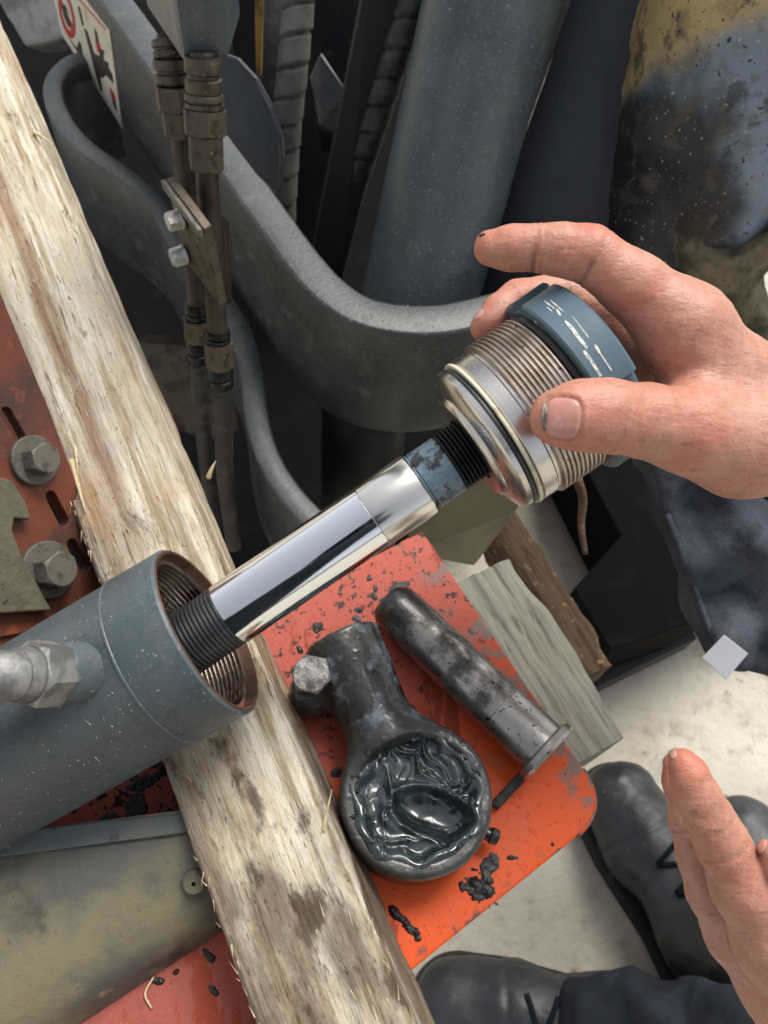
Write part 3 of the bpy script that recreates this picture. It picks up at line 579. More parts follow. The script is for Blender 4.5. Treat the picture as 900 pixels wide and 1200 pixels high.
add('eye_body', sdf_mesh('eye_body', eye_sdf, lo, hi, .0009), 'greasy_iron', ey)
# grease filling the eye
n = 170; xs = np.linspace(-1, 1, n); gx, gy = np.meshgrid(xs, xs, indexing='ij'); rr = np.hypot(gx, gy)
sq = np.where(rr > 0, np.maximum(np.abs(gx), np.abs(gy))/np.maximum(rr, 1e-9), 1); ux, uy = gx*sq, gy*sq; rad = np.hypot(ux, uy)      # square grid mapped to a disc
edge_ = 1+.07*np.sin(5*np.arctan2(uy, ux)+.6)*np.sin(2*np.arctan2(uy, ux))+.035*np.sin(11*np.arctan2(uy, ux))
gp = np.stack([EC[0]+ux*.0328*edge_, EC[1]+uy*.0328*edge_, np.full_like(ux, .3)], -1).reshape(-1, 3)
BC = W(508, 953, ZP+.03); im_r = unit(np.array([*cvdir(.97, .12, 0)[:2], 0])); im_d = unit(np.cross([0, 0, 1], im_r))
q = gp-np.array([BC[0], BC[1], .3]); bx_, by_ = q @ im_r, q @ im_d; be = np.hypot((bx_+.35*by_)/.0185, by_/.0108)+fbm(gp, 90, 2, 77)*.14
warp = np.stack([fbm(gp, 60, 2, 41), fbm(gp, 60, 2, 57), 0*gp[:, 0]], 1)*.009
rg = 1-np.abs(fbm(gp+warp, 88, 2, 11, .45)); rg2 = 1-np.abs(fbm((gp+warp)*np.array([1, .4, 1]), 230, 2, 21))
h = (np.clip(rg, 0, 1)**2.2)*.0036 + (np.clip(rg2, 0, 1)**2)*.0007 + fbm(gp, 30, 2, 5)*.0020
bas = 1/(1+np.exp((be-1)*9)); h = h*(1-bas*.95) - bas*.0024 - np.clip(1-be**2, 0, 1)*.0055 + np.exp(-((be-1.08)/.16)**2)*.0026
flat = 1/(1+np.exp((np.hypot((gp[:, 0]-W(505, 1000, ZP+.03)[0])/.012, (gp[:, 1]-W(505, 1000, ZP+.03)[1])/.008)-1)*7)); h = h*(1-flat*.8)+flat*.0018
rv = rad.ravel(); sm = np.clip((rv-.72)/.2, 0, 1); sm = sm*sm*(3-2*sm)
h = h*np.clip((1-rv)*7, 0, 1)*(1-.45*sm)
gp[:, 2] = EC[2]+.0112+h+sm*.0052-np.clip((rv-.955)/.045, 0, 1)**2*.0016
i = np.arange(n-1)[:, None]*n+np.arange(n-1)[None]; Fq = np.stack([i, i+n, i+n+1, i+1], -1).reshape(-1, 4)
add('grease', meshnp('grease', gp, Fq), 'grease', ey)['label'] = 'wet black grease filling the eye'
# crumbs of grease round the rim
for k in range(26):
    a = random.uniform(0, 6.28); r_ = random.uniform(.0285, .0325); p = EC+np.array([r_*math.cos(a), r_*math.sin(a), .0155]); s = random.uniform(.0006, .0017)
    add('grease_crumb', lathe('grease_crumb', [(-s*.6, s*.2), (0, s), (s*.8, s*.7), (s*1.1, s*.1)], 9, lambda an, rr_, z: rr_*(1+.3*math.sin(3*an+k))), 'tar', ey, frame(p, (random.gauss(0, .3), random.gauss(0, .3), 1)))
bolt(ey, W(367, 797, ZP+.026), unit(np.array([-.10, -.03, 1])), .0186, 'worn_bolt', cvdir(.3, 1, 0), washer=0, name='clamp_bolt', hh=.5)
gn = W(572, 978, ZP+.012); gd = unit(np.array([*(gn-EC)[:2], 0])); add('grease_nipple', lathe('grease_nipple', [(-.006, .0042), (.001, .0042), (.002, .0034), (.005, .0034), (.006, .0042), (.0095, .0036), (.0105, .001)], 24), 'greasy_iron', ey, frame(EC+gd*.0355-[0, 0, .003], gd))

# ------------------------------------------------------------------ pivot pin
pm('pin_steel', (.40, .38, .35, 1), .3, .9, [dict(scale=45, lo=.42, hi=.60, col=(.05, .047, .043, 1), rough=.42, metal=.25, detail=8), dict(scale=60, lo=.56, hi=.68, col=(.60, .56, .50, 1), rough=.3, seed=3., metal=.95, detail=8, vec=(1, 1, .5)),
    dict(kind='axis', scale=60, wob=.03, dir=(0, 0, 1), lo=.036, hi=.022, col=(.02, .019, .018, 1), rough=.28, metal=.1), dict(kind='axis', scale=60, wob=.012, dir=(0, 0, 1), lo=.082, hi=.088, col=(.42, .40, .37, 1), rough=.38, metal=.95, amt=.8), dict(scale=300, lo=.58, hi=.66, col=(.05, .042, .038, 1), rough=.35)],
   [dict(scale=90, st=.28, dd=.0015, detail=6), dict(scale=500, st=.2, dd=.0006)], coat=.25)
PA = W(462, 712, ZP+.013); PB = W(634, 876, ZP+.018); PA[2] = ZP+.0140; PB[2] = ZP+.0192
pa = unit(PB-PA); plen = np.linalg.norm(PB-PA); pn = thing('pivot_pin', 'worn dark steel pivot pin with round flange lying on the orange plate', 'pivot pin', [PA[0], PA[1], ZP])
pmx = frame(PA, pa, (0, 0, 1))
add('pin_shaft', lathe('pin_shaft', [(-.0050, .001), (-.0050, .0108), (-.0042, .0116), (-.0010, .0136), (.004, .0139), (.012, .0141), (plen*.5, .0142), (plen*.505, .0140), (plen*.74, .0140), (plen*.745, .0144), (plen, .0144)], 72, lambda a, r, z: r*(1+.012*math.sin(3*a+z*60)*(z < .03))), 'pin_steel', pn, pmx)
add('flange', lathe('flange', [(plen, .005), (plen, .0160), (plen+.0012, .0184), (plen+.004, .0190), (plen+.0058, .0180), (plen+.0058, .001)], 72, lambda a, r, z: r*(1+.02*math.sin(2*a+1)+.012*math.sin(7*a))), 'pin_steel', pn, pmx)
sd_ = unit(np.cross(pa, [0, 0, 1.0])); 
if proj(PB+sd_*.02)[0] > proj(PB)[0]: sd_ = -sd_
kp = PB+pa*.0005; add('keeper_tab', prism('keeper_tab', [kp+sd_*.014+[0, 0, -.009], kp+sd_*.036+[0, 0, -.0135], kp+sd_*.036+[0, 0, -.0172], kp+sd_*.014+[0, 0, -.0172]], pa*.0050), 'tar', pn, bevel=.0008)

# grease smears and dirt flakes lying on the plate
def blob(u, v, su, sv, ang, hgt, seed, mat='tar', lab=None, name='grease_smear', z=ZP):
    n = 40; x = np.linspace(-1, 1, n); gx, gy = np.meshgrid(x, x, indexing='ij'); c = W(u, v, z)
    ex = unit(np.array([*(W(u+math.cos(ang)*10, v+math.sin(ang)*10, z)-c)[:2], 0])); eyv = np.cross([0, 0, 1], ex)
    P = c + gx[..., None]*ex*su*1.3 + gy[..., None]*eyv*sv*1.3; P = P.reshape(-1, 3)
    r = np.hypot(gx, gy).ravel()*1.3 + fbm(P, 260, 3, seed)*.55
    hh = np.clip(1-r, -.12, 1); hh = np.where(hh > 0, np.sqrt(np.maximum(hh, 0)), hh)*hgt*(1+.6*fbm(P, 500, 2, seed+3)); P[:, 2] = z+np.minimum(hh, hgt*2)-.0001
    ok = (hh > -.1*hgt).reshape(n, n); i = np.arange(n*n).reshape(n, n); m = ok[:-1, :-1] & ok[1:, :-1] & ok[1:, 1:] & ok[:-1, 1:]
    Fq = np.stack([i[:-1, :-1], i[1:, :-1], i[1:, 1:], i[:-1, 1:]], -1)[m]
    if len(Fq): 
        o = add(name, meshnp(name, P, Fq), mat, op)
        if lab: o['label'] = lab
blob(560, 1040, .0085, .0065, .2, .0020, 3, 'tar', 'smeared black grease lump')
blob(572, 1025, .004, .009, .3, .0008, 9)
blob(470, 1077, .012, .0022, .75, .0016, 5, 'tar', 'black grease streak')
for (u, v, a, b) in [(598, 1005, .004, .001), (430, 880, .004, .002), (395, 905, .003, .003), (410, 925, .002, .002), (648, 990, .0012, .001), (470, 690, .006, .004), (350, 760, .003, .002), (372, 735, .003, .003), (420, 715, .003, .002), (440, 690, .003, .0015)]:
    blob(u, v, a, b, random.uniform(0, 3), .0007, random.randint(10, 90), 'tar')
for k in range(14): blob(random.uniform(325, 470), random.uniform(670, 760), random.uniform(.001, .003), random.uniform(.001, .002), random.uniform(0, 3), .0003, random.randint(100, 300), 'tar')
for (u, v, s) in [(170, 915, .008), (160, 950, .01), (130, 960, .006), (200, 960, .008), (190, 905, .004), (205, 1140, .003), (185, 1150, .003), (250, 1160, .003), (150, 1120, .004), (245, 1120, .004)]: blob(u, v, s, s*.5, random.uniform(0, 3), .0012, random.randint(10, 90), 'tar')

# ------------------------------------------------------------------ box arm at lower left
pm('muddy_paint', L(126, 119, 92), .75, 0, [dict(scale=15, lo=.46, hi=.64, col=L(90, 90, 84), rough=.5, detail=11), dict(scale=24, lo=.53, hi=.66, col=L(70, 68, 62), rough=.5, detail=11, seed=2.), dict(scale=9, lo=.55, hi=.7, col=L(104, 74, 58), seed=5., amt=.6), dict(scale=40, lo=.60, hi=.68, col=L(146, 138, 108), detail=8, seed=6.), dict(scale=300, lo=.6, hi=.7, col=L(92, 84, 66), amt=.7), dict(scale=500, lo=.68, hi=.72, col=L(170, 160, 130))], [dict(scale=110, st=.4, dd=.0015, detail=8), dict(scale=700, st=.3, dd=.0006)])
bz = ZP+.040
pm('dusty_blue', L(96, 104, 106), .7, 0, [dict(scale=24, lo=.42, hi=.62, col=L(116, 112, 98), detail=8), dict(scale=90, lo=.55, hi=.66, col=L(70, 72, 72))], [dict(scale=300, st=.3, dd=.0008)])
ar = thing('box_arm', 'muddy tan and grey steel box arm below the barrel at lower left', 'steel arm', W(100, 1190, ZP))
tA, tB = W(-60, 1012, bz), W(232, 974, bz); bA, bB = W(-60, 1300, ZP+.001), W(262, 1090, ZP+.001)
up_ = np.array([0, 0, .004]); bk = unit(np.cross([0, 0, 1], tB-tA)); 
if bk @ (W(100, 900, bz)-W(100, 1000, bz)) < 0: bk = -bk
n1, n2 = 40, 16; V = []; 
prof_ = [(0, 0), (.06, .25), (.14, .40), (.3, .62), (.5, .80), (.75, .93), (1, 1.0)]
for s in np.linspace(0, 1, n1):
    tp_ = tA+(tB-tA)*s; bt_ = bA+(bB-bA)*s; V.append(tp_+bk*.010-[0, 0, .035]); V.append(tp_+bk*.010); V.append(tp_+bk*.0015); V.append(tp_)
    for f, dz in [(.0, .003), (.12, .0022), (.35, .0045), (.58, .0095), (.78, .0165), (.92, .026)]:
        p = tp_+(bt_-tp_)*f; p[2] = bz-dz; V.append(p)
    V.append(bt_.copy())
m_ = 11; Fc = [(i*m_+k, (i+1)*m_+k, (i+1)*m_+k+1, i*m_+k+1) for i in range(n1-1) for k in range(m_-1)] + [tuple((n1-1)*m_+k for k in range(m_))]
me = mesh('arm_body', V, Fc); bm = bmesh.new(); bm.from_mesh(me); bmesh.ops.recalc_face_normals(bm, faces=bm.faces)
for e in bm.edges:
    if len(e.link_faces) == 2 and e.calc_face_angle(0) > math.radians(28): e.smooth = False
bm.to_mesh(me); bm.free()
add('arm_body', me, 'muddy_paint', ar)
add('top_edge', prism('top_edge', [tA+[0, 0, .0008], tB+[0, 0, .0008], tB+bk*.0085+[0, 0, .0008], tA+bk*.0105+[0, 0, .0008]], (0, 0, -.002)), 'dusty_blue', ar, bevel=.0006)['label'] = 'dusty blue grey upper edge'
add('plug', lathe('plug', [(-.004, .0055), (.002, .0055), (.0035, .0045), (.0037, .001)], 28), 'muddy_paint', ar, frame(W(228, 1032, bz-.006), unit(cvdir(.1, .0, -1))))
# grass straw on the plate
sw = [W(178, 1182, ZP+.001), W(170, 1165, ZP+.002), W(180, 1145, ZP+.003)]
add('straw', tube('straw', catmull(sw, 5), .0005, 6), 'splinter_wood', op)

# ------------------------------------------------------------------ slotted orange plate with bolts, at left
pm('shaded_rusty_orange', (.17, .042, .018, 1), .55, 0, [dict(scale=26, lo=.42, hi=.66, col=(.07, .03, .022, 1), rough=.65, detail=8), dict(scale=70, lo=.58, hi=.68, col=(.26, .065, .022, 1), seed=2.), dict(scale=300, lo=.63, hi=.7, col=(.08, .05, .04, 1))], [dict(scale=160, st=.4, dd=.0012), dict(scale=900, st=.2, dd=.0005)])  # base colour darkened to stand in for deep shade on this plate
SN = unit(cvdir(.80, -.06, -.60)); S0 = D(60, 620, .435); sx_ = unit(W(117, 686, ZP)-W(46, 483, ZP)); sx_ = unit(sx_-SN*(sx_ @ SN)); sy_ = np.cross(SN, sx_)
sm_ = Matrix.Identity(4)
for i in range(3): sm_[i][0], sm_[i][1], sm_[i][2], sm_[i][3] = sx_[i], sy_[i], SN[i], S0[i]
def sp(u, v): q = PL(u, v, S0, SN)-S0; return (float(q @ sx_), float(q @ sy_))
def slot(u0, v0, u1, v1, r):
    a, b = np.array(sp(u0, v0)), np.array(sp(u1, v1)); d = (b-a)/np.linalg.norm(b-a); an = math.atan2(d[1], d[0]); o = []
    for k in range(9): t = an+math.pi/2+math.pi*k/8; o.append(tuple(a+r*np.array([math.cos(t), math.sin(t)])))
    for k in range(9): t = an-math.pi/2+math.pi*k/8; o.append(tuple(b+r*np.array([math.cos(t), math.sin(t)])))
    return o
st_ = thing('slotted_plate', 'rusty orange slotted steel plate, darkened as if in shade, with two bolts left of the timber', 'steel plate', S0-[0, 0, .05])
out_ = [sp(-80, 330), sp(-5, 330), sp(58, 480), sp(135, 690), sp(112, 722), sp(40, 740), sp(-80, 760)]
add('plate', prism_holes('plate', out_, [slot(8, 484, 24, 512, .0030), slot(60, 582, 75, 610, .0030), slot(85, 638, 100, 664, .0030)], .008), 'shaded_rusty_orange', st_, sm_, bevel=.0006)
add('rear_web', prism('rear_web', [PL(-90, 300, S0, SN)-SN*.045, PL(60, 430, S0, SN)-SN*.045, PL(160, 720, S0, SN)-SN*.045, PL(-90, 780, S0, SN)-SN*.045], -SN*.004), 'shaded_rusty_orange', st_)
add('lower_flange', prism('lower_flange', [PL(112, 720, S0, SN)-SN*.002, PL(-80, 735, S0, SN)-SN*.002, PL(-80, 735, S0, SN)-SN*.05, PL(112, 720, S0, SN)-SN*.05], cvdir(0, .02, .0)), 'shaded_rusty_orange', st_)
for (u, v, af) in [(53, 668, .0168), (38, 540, .0145)]: bolt(st_, PL(u, v, S0, SN)+SN*.0005, SN, af, 'dull_bolt', cvdir(.2, 1, 0), washer=1.75, hh=.7, wt=.2)
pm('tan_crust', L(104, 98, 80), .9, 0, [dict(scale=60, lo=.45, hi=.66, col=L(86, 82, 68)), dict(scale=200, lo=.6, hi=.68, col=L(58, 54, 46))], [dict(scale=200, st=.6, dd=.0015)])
cp = [(-60, 545), (6, 565), (22, 590), (28, 610), (8, 608), (6, 622), (16, 650), (52, 715), (-60, 722)]
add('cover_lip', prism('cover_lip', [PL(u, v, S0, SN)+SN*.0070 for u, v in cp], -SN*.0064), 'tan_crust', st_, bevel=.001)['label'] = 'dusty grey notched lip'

# ------------------------------------------------------------------ the machine behind
ch = add('gap_shade_sheet', prism('gap_shade_sheet', shp([(-300, -400), (800, -400), (790, 330), (640, 480), (520, 600), (470, 640), (280, 780), (-300, 820)], .14), (0, 0, -.06)), 'shade_black')  # flat dark sheet added where the gap is only in shade
setp(ch, 'added near-black sheet standing in for shade in the gap behind the timber', 'shade sheet')
# curved bracket with the warning sticker
path = catmull([W(u, v, ZK) for u, v in [(52, -119), (95, -59), (137, 0), (237, 140), (300, 228), (338, 281), (360, 310), (386, 338), (418, 360), (455, 371), (500, 374), (546, 368), (610, 350), (690, 318), (760, 280)]], 10)
bk1 = thing('curved_bracket', 'grey curved steel bracket loop carrying the warning sticker', 'steel bracket', W(400, 400, ZK-.1))
HB = .122
add('band', ribbon('band', path, .0265, HB), 'bracket_paint', bk1, bevel=.0028, seg=3)
# second, lower bracket that winds in an S
zk2 = .44
p2 = catmull([W(u, v, zk2) for u, v in [(120, 60), (82, 72), (62, 98), (70, 135), (100, 172), (150, 207), (186, 240), (212, 285), (245, 330), (278, 378), (294, 430), (300, 482), (312, 530), (338, 575), (380, 618), (440, 650)]], 8)
bk2 = thing('lower_bracket', 'dark grey S curved steel strip below the sticker bracket', 'steel bracket', W(300, 480, zk2-.12))
add('band', ribbon('band', p2, .0185, .12), 'bracket_paint', bk2, bevel=.002, seg=2)

# sticker on the bracket's front face
pm('sticker_cream', L(212, 206, 192), .5, 0, [dict(scale=60, lo=.5, hi=.75, col=L(170, 162, 148)), dict(scale=500, lo=.66, hi=.72, col=L(120, 112, 100))])
pm('sticker_red', L(176, 34, 38), .5); pm('sticker_black', L(34, 32, 32), .5)
i0 = np.argmin(np.linalg.norm(path-W(120, -25, ZK), axis=1)); i1 = np.argmin(np.linalg.norm(path-W(205, 100, ZK), axis=1))
fd = unit(path[i1]-path[i0]); fn_ = unit(np.cross(fd, [0, 0, 1]));
if fn_ @ (CAM-path[i0]) < 0: fn_ = -fn_
F0 = (path[i0]+path[i1])/2 + fn_*(.01325)
def fp(u, v, off=0): return PL(u, v, F0+fn_*off, fn_)
stk = add('sticker', prism('sticker', [fp(u, v, .0012) for u, v in [(57, -30), (78, -30), (128, 36), (143, 150), (100, 82), (72, 40)]], -fn_*.0008), 'sticker_cream', bk1); stk['label'] = 'cream warning sticker with red and black pictograms'
def mark(nm, pts, mat, off=.0015): add(nm, prism(nm, [fp(u, v, off) for u, v in pts], -fn_*.0003), mat, stk)
def ringmark(cu, cv_, ru, rv, w, ang=0.35):
    n = 28; V = []; 
    for k in range(n):
        a = 2*math.pi*k/n
        for s in (1, 1-w):
            x, y = ru*s*math.cos(a), rv*s*math.sin(a); V.append(fp(cu+x*math.cos(ang)-y*math.sin(ang), cv_+x*math.sin(ang)+y*math.cos(ang), .0016))
    Fc = [(2*k, 2*((k+1) % n), 2*((k+1) % n)+1, 2*k+1) for k in range(n)]; add('red_ring', mesh('red_ring', V, Fc, False), 'sticker_red', stk)
ringmark(78, 16, 8, 30, .32, -.22)
mark('red_bar', [(69, 2), (72, 0), (87, 36), (84, 38)], 'sticker_red')
mark('pictogram', [(72, 8), (76, 6), (80, 22), (84, 28), (80, 32), (75, 20)], 'sticker_black', .0019)
mark('pictogram', [(98, 33), (102, 36), (110, 62), (116, 66), (118, 57), (122, 60), (121, 70), (127, 74), (127, 79), (131, 86), (133, 98), (124, 88), (119, 92), (117, 88), (120, 106), (118, 107), (112, 88), (108, 72)], 'sticker_black')
mark('pictogram', [(110, 33), (113, 38), (118, 62), (114, 60)], 'sticker_black', .0017)
mark('pictogram', [(80, 44), (90, 56), (92, 48), (95, 52), (98, 74), (92, 66), (90, 60)], 'sticker_black')
mark('red_arrow', [(111, 46), (116, 52), (117, 63), (114, 60)], 'sticker_red', .0021)
mark('red_arrow', [(128, 103), (133, 110), (135, 120), (131, 116)], 'sticker_red', .0021)
mark('pictogram', [(131, 116), (135, 120), (137, 131), (133, 124)], 'sticker_black', .0017)
mark('pictogram', [(91, 8), (93, 8), (98, 30), (96, 30)], 'sticker_black', .0017)
mark('pictogram', [(100, 78), (104, 80), (106, 90), (103, 88)], 'sticker_black', .0017)
for k in range(11):
    t = k/11; u, v = 91+t*33, -4+t*38; mark('red_letter', [(u, v), (u+2, v+2.3), (u+2.6, v+5.4), (u+.6, v+3.1)], 'sticker_red')

# mast cylinder and rails
MA, MB = D(576, 0, .575), D(493, 345, .665); max_ = unit(MA-MB)
mc = add('mast_cylinder', lathe('mast_cylinder', [(-.05, .01), (-.05, .0458), (-.02, .0458), (.75, .0458), (.75, .01)], 96), 'grey_paint', None, frame(MB, max_)); setp(mc, 'large grey painted mast cylinder rising inside the curved bracket', 'mast cylinder')
setp(add('mast_support', tube('mast_support', [D(430, 440, .70), D(425, 520, .74), D(420, 640, .84)], .036, 32), 'black_paint'), 'dark round support column below the curved bracket', 'support column')
def slab(name, label, cat, pts, depth, mat, bevel=.001):
    P = [D(*p) for p in pts]; nr = unit(np.cross(P[1]-P[0], P[2]-P[0])); 
    if nr @ (P[0]-CAM) < 0: nr = -nr
    o = add(name, prism(name, P, nr*depth), mat, None, bevel=bevel); return setp(o, label, cat)
rl = slab('mast_rail', 'black flat faced mast rail right of the grey mast cylinder', 'mast rail', [(709, -110, .57), (870, -130, .55), (700, 350, .66), (538, 362, .70)], .05, 'dark_paint')
add('worn_edge', tube('worn_edge', [D(710, -110, .567), D(672, 0, .597), D(539, 362, .697)], .0012, 8), 'zinc_bolt', rl)
slab('mast_strip', 'narrow black steel strip with bright edge left of the mast cylinder', 'steel strip', [(436, -60, .58), (500, -60, .585), (400, 330, .72), (362, 320, .72)], .012, 'black_paint')
slab('guard_tab', 'rounded dark grey guard tab standing on the curved bracket', 'guard plate', [(255, 60, .55), (278, 68, .548), (300, 92, .55), (318, 125, .555), (329, 160, .56), (331, 185, .565), (328, 232, .58), (300, 205, .578), (258, 150, .57)], .006, 'dark_paint', .0015)
slab('yellow_strip', 'thin yellow painted strip behind the grey valve block', 'steel strip', [(298, -40, .66), (309, -40, .66), (306, 90, .72), (300, 90, .72)], .01, pm('yellow_paint', L(150, 116, 40), .6, 0, [dict(scale=60, lo=.45, hi=.65, col=L(84, 64, 34))]))
slab('dark_casting', 'rough dark casting behind the wrapped hoses', 'casting', [(352, -60, .80), (440, -60, .80), (420, 110, .9), (395, 112, .9), (360, 80, .9)], .05, 'cast_paint', .008)
slab('support_wedge', 'dusty sloping steel wedge behind the wrapped hoses', 'steel wedge', [(362, 90, .80), (376, 58, .80), (408, 108, .80), (398, 160, .82), (372, 150, .82)], .05, 'cast_paint', .003)
slab('back_panel', 'dark grey panel behind the wrapped hose and the bracket', 'steel panel', [(258, -80, .95), (440, -80, .95), (372, 310, 1.0), (300, 300, 1.0)], .02, 'shade_black')
# hoses with spiral wrap
def hose(name, label, pts, r, pitch, depth, mat, segs=20):
    pa_ = catmull([D(*p) for p in pts], 40); ln = np.concatenate([[0], np.cumsum(np.linalg.norm(np.diff(pa_, axis=0), axis=1))]); n = len(pa_)
    s = np.linspace(0, ln[-1], int(ln[-1]/.0014)); pa_ = np.stack([np.interp(s, ln, pa_[:, i]) for i in range(3)], 1); n = len(pa_)
    T = np.gradient(pa_, axis=0); T /= np.linalg.norm(T, axis=1)[:, None]; x = np.array([1.0, 0, 0]); V = []
    for i in range(n):
        x = x-T[i]*(x @ T[i]); x /= np.linalg.norm(x); y = np.cross(T[i], x)
        for k in range(segs):
            a = 2*math.pi*k/segs; ph = ((s[i]/pitch-a/(2*math.pi)) % 1.0); V.append(pa_[i]+(r-depth*(1 if ph < .10 else 0)+depth*.5*ph)*(math.cos(a)*x+math.sin(a)*y))
    Fc = [(i*segs+k, i*segs+(k+1) % segs, (i+1)*segs+(k+1) % segs, (i+1)*segs+k) for i in range(n-1) for k in range(segs)]
    return setp(add(name, mesh(name, V, Fc), mat), label, 'hose', 'hoses beside the mast')
hose('hydraulic_hose', 'dusty grey spiral wrapped hose rising left of the black strip', [(362, -80, .66), (352, -10, .68), (343, 80, .70), (335, 160, .73), (330, 250, .77), (328, 330, .85)], .0122, .022, .0022, 'hose_wrap')
hose('hydraulic_hose', 'black spiral wrapped hose slanting close beside the mast cylinder', [(500, -60, .60), (478, 20, .61), (440, 140, .65), (412, 225, .69), (384, 320, .75), (360, 420, .85)], .0105, .020, .0018, 'hose_rubber')
hose('hydraulic_hose', 'plain black hose running up behind the grey wrapped hose', [(326, -60, .78), (322, 40, .80), (318, 140, .84), (312, 260, .9)], .012, .5, .0002, 'hose_rubber')

# valve block and its two pipes
vb = add('valve_block', prism('valve_block', shp([(171, 10), (216, 78), (268, 73), (283, 20), (235, -30)], .70), (0, 0, .42)), 'grey_paint', None, bevel=.004, ); setp(vb, 'grey painted valve block above two steel pipe fittings', 'valve block')
def pipe(label, pts, r, fits, lows, hosepts):
    t = thing('hydraulic_pipe', label, 'pipe', D(*pts[-1]), 'steel pipes below the valve block')
    P = catmull([D(*p) for p in pts], 8); add('pipe', tube('pipe', P, r, 20), 'old_pipe', t)
    def at(v):
        k = min(range(len(P)), key=lambda i: abs(proj(P[i])[1]-v)); k = min(max(k, 1), len(P)-2); return P[k], unit(P[k+1]-P[k-1])
    for (v0, v1, kind, rr) in fits+lows:
        a, d = at(v0); b, _ = at(v1); h = np.linalg.norm(b-a); d = unit(b-a); low = v0 > 300
        if kind == 'hex': add('hex_nut', hexprism('hex_nut', rr*2, h), 'old_fitting', t, frame(a, d, cvdir(.3, 0, -1)))
        else: add('ferrule', lathe('ferrule', [(0, rr*.5), (0, rr*.95), (h*.12, rr), (h*.4, rr), (h*.45, rr*.86), (h*.55, rr*.86), (h*.6, rr), (h*.9, rr), (h, rr*.92), (h, rr*.5)], 32), 'old_fitting' if not low else 'black_oxide', t, frame(a, d))
    hp = catmull([D(*p) for p in hosepts], 8); add('hose_end', tube('hose_end', hp, r*1.02, 18), 'hose_rubber', t)
pipe('front brown steel pipe with stacked hex fittings under the valve block', [(237, 60, .452), (239, 110, .465), (242, 190, .485), (246, 270, .51), (252, 350, .54), (256, 400, .56), (259, 460, .585)], .0066,
     [(66, 108, 'ferrule', .0100), (109, 128, 'ferrule', .0108), (128, 157, 'hex', .0110), (160, 198, 'hex', .0090)], [(388, 402, 'ferrule', .0082), (403, 428, 'hex', .0088), (429, 452, 'ferrule', .0088)], [(259, 450, .58), (262, 500, .61), (264, 560, .66), (274, 640, .72)])
pipe('rear brown steel pipe with hex fittings behind the front pipe', [(196, 40, .475), (203, 90, .485), (213, 170, .51), (222, 250, .54), (229, 330, .57), (231, 380, .59), (233, 430, .61)], .0062,
     [(48, 70, 'ferrule', .0095), (70, 96, 'ferrule', .0105), (97, 125, 'hex', .0105), (128, 158, 'hex', .0088)], [(356, 372, 'ferrule', .0082), (373, 398, 'hex', .0088), (400, 424, 'ferrule', .0085)], [(233, 424, .605), (236, 480, .64), (244, 560, .70), (255, 650, .76)])
# pipe clamp
cl = thing('pipe_clamp', 'steel pipe clamp plate with two hex bolts across the pipes', 'pipe clamp', D(220, 330, .52))
cA, cB = D(194, 209, .478), D(238, 268, .470); cu = unit(cB-cA); dn_ = unit(cvdir(.06, .75, .66)); cn = unit(np.cross(cu, dn_))
if cn @ (CAM-cA) < 0: cn = -cn
add('clamp_plate', prism('clamp_plate', [cA, cB, cB+dn_*.047, cA+dn_*.047], -cn*.006), 'old_fitting', cl, bevel=.0008)
add('top_lip', prism('top_lip', [cA+cn*.0004, cB+cn*.0004, cB+dn_*.0045+cn*.0004, cA+dn_*.0045+cn*.0004], cn*.0030), 'dull_bolt', cl, bevel=.0006)
for (u, v) in [(213, 256), (217, 298)]: bolt(cl, PL(u, v, cA, cn), unit(cn+cvdir(-.5, .1, 0)), .0098, 'zinc_bolt', cvdir(0, 1, 0), washer=1.25, hh=.75)
add('back_plate', prism('back_plate', [D(258, 250, .53), D(268, 258, .53), D(268, 350, .57), D(256, 352, .57)], cvdir(0, 0, .012)), 'old_pipe', cl, bevel=.001)

# top left corner piece
pm('light_grey', L(140, 142, 138), .5, 0, [dict(scale=30, lo=.42, hi=.66, col=L(104, 104, 100)), dict(scale=200, lo=.62, hi=.7, col=L(70, 68, 62))])
slab('cover_panel', 'pale grey bent metal cover in the top left corner', 'metal cover', [(-20, -30, 1.02), (72, -30, 1.0), (82, 45, 1.02), (28, 55, 1.05), (10, 20, 1.05)], .05, 'light_grey', .006)
slab('crossbar', 'brown steel crossbar deep in the gap beside the pipes', 'steel bar', [(150, 402, .82), (250, 408, .80), (262, 520, .84), (180, 500, .86)], .04, 'old_pipe', .003)
slab('tan_panel', 'smooth tan brown panel below the gland behind the orange plate', 'steel panel', [(470, 560, .70), (640, 520, .68), (606, 598, .72), (556, 664, .72), (480, 650, .72)], .015, 'tan_panel', .002)

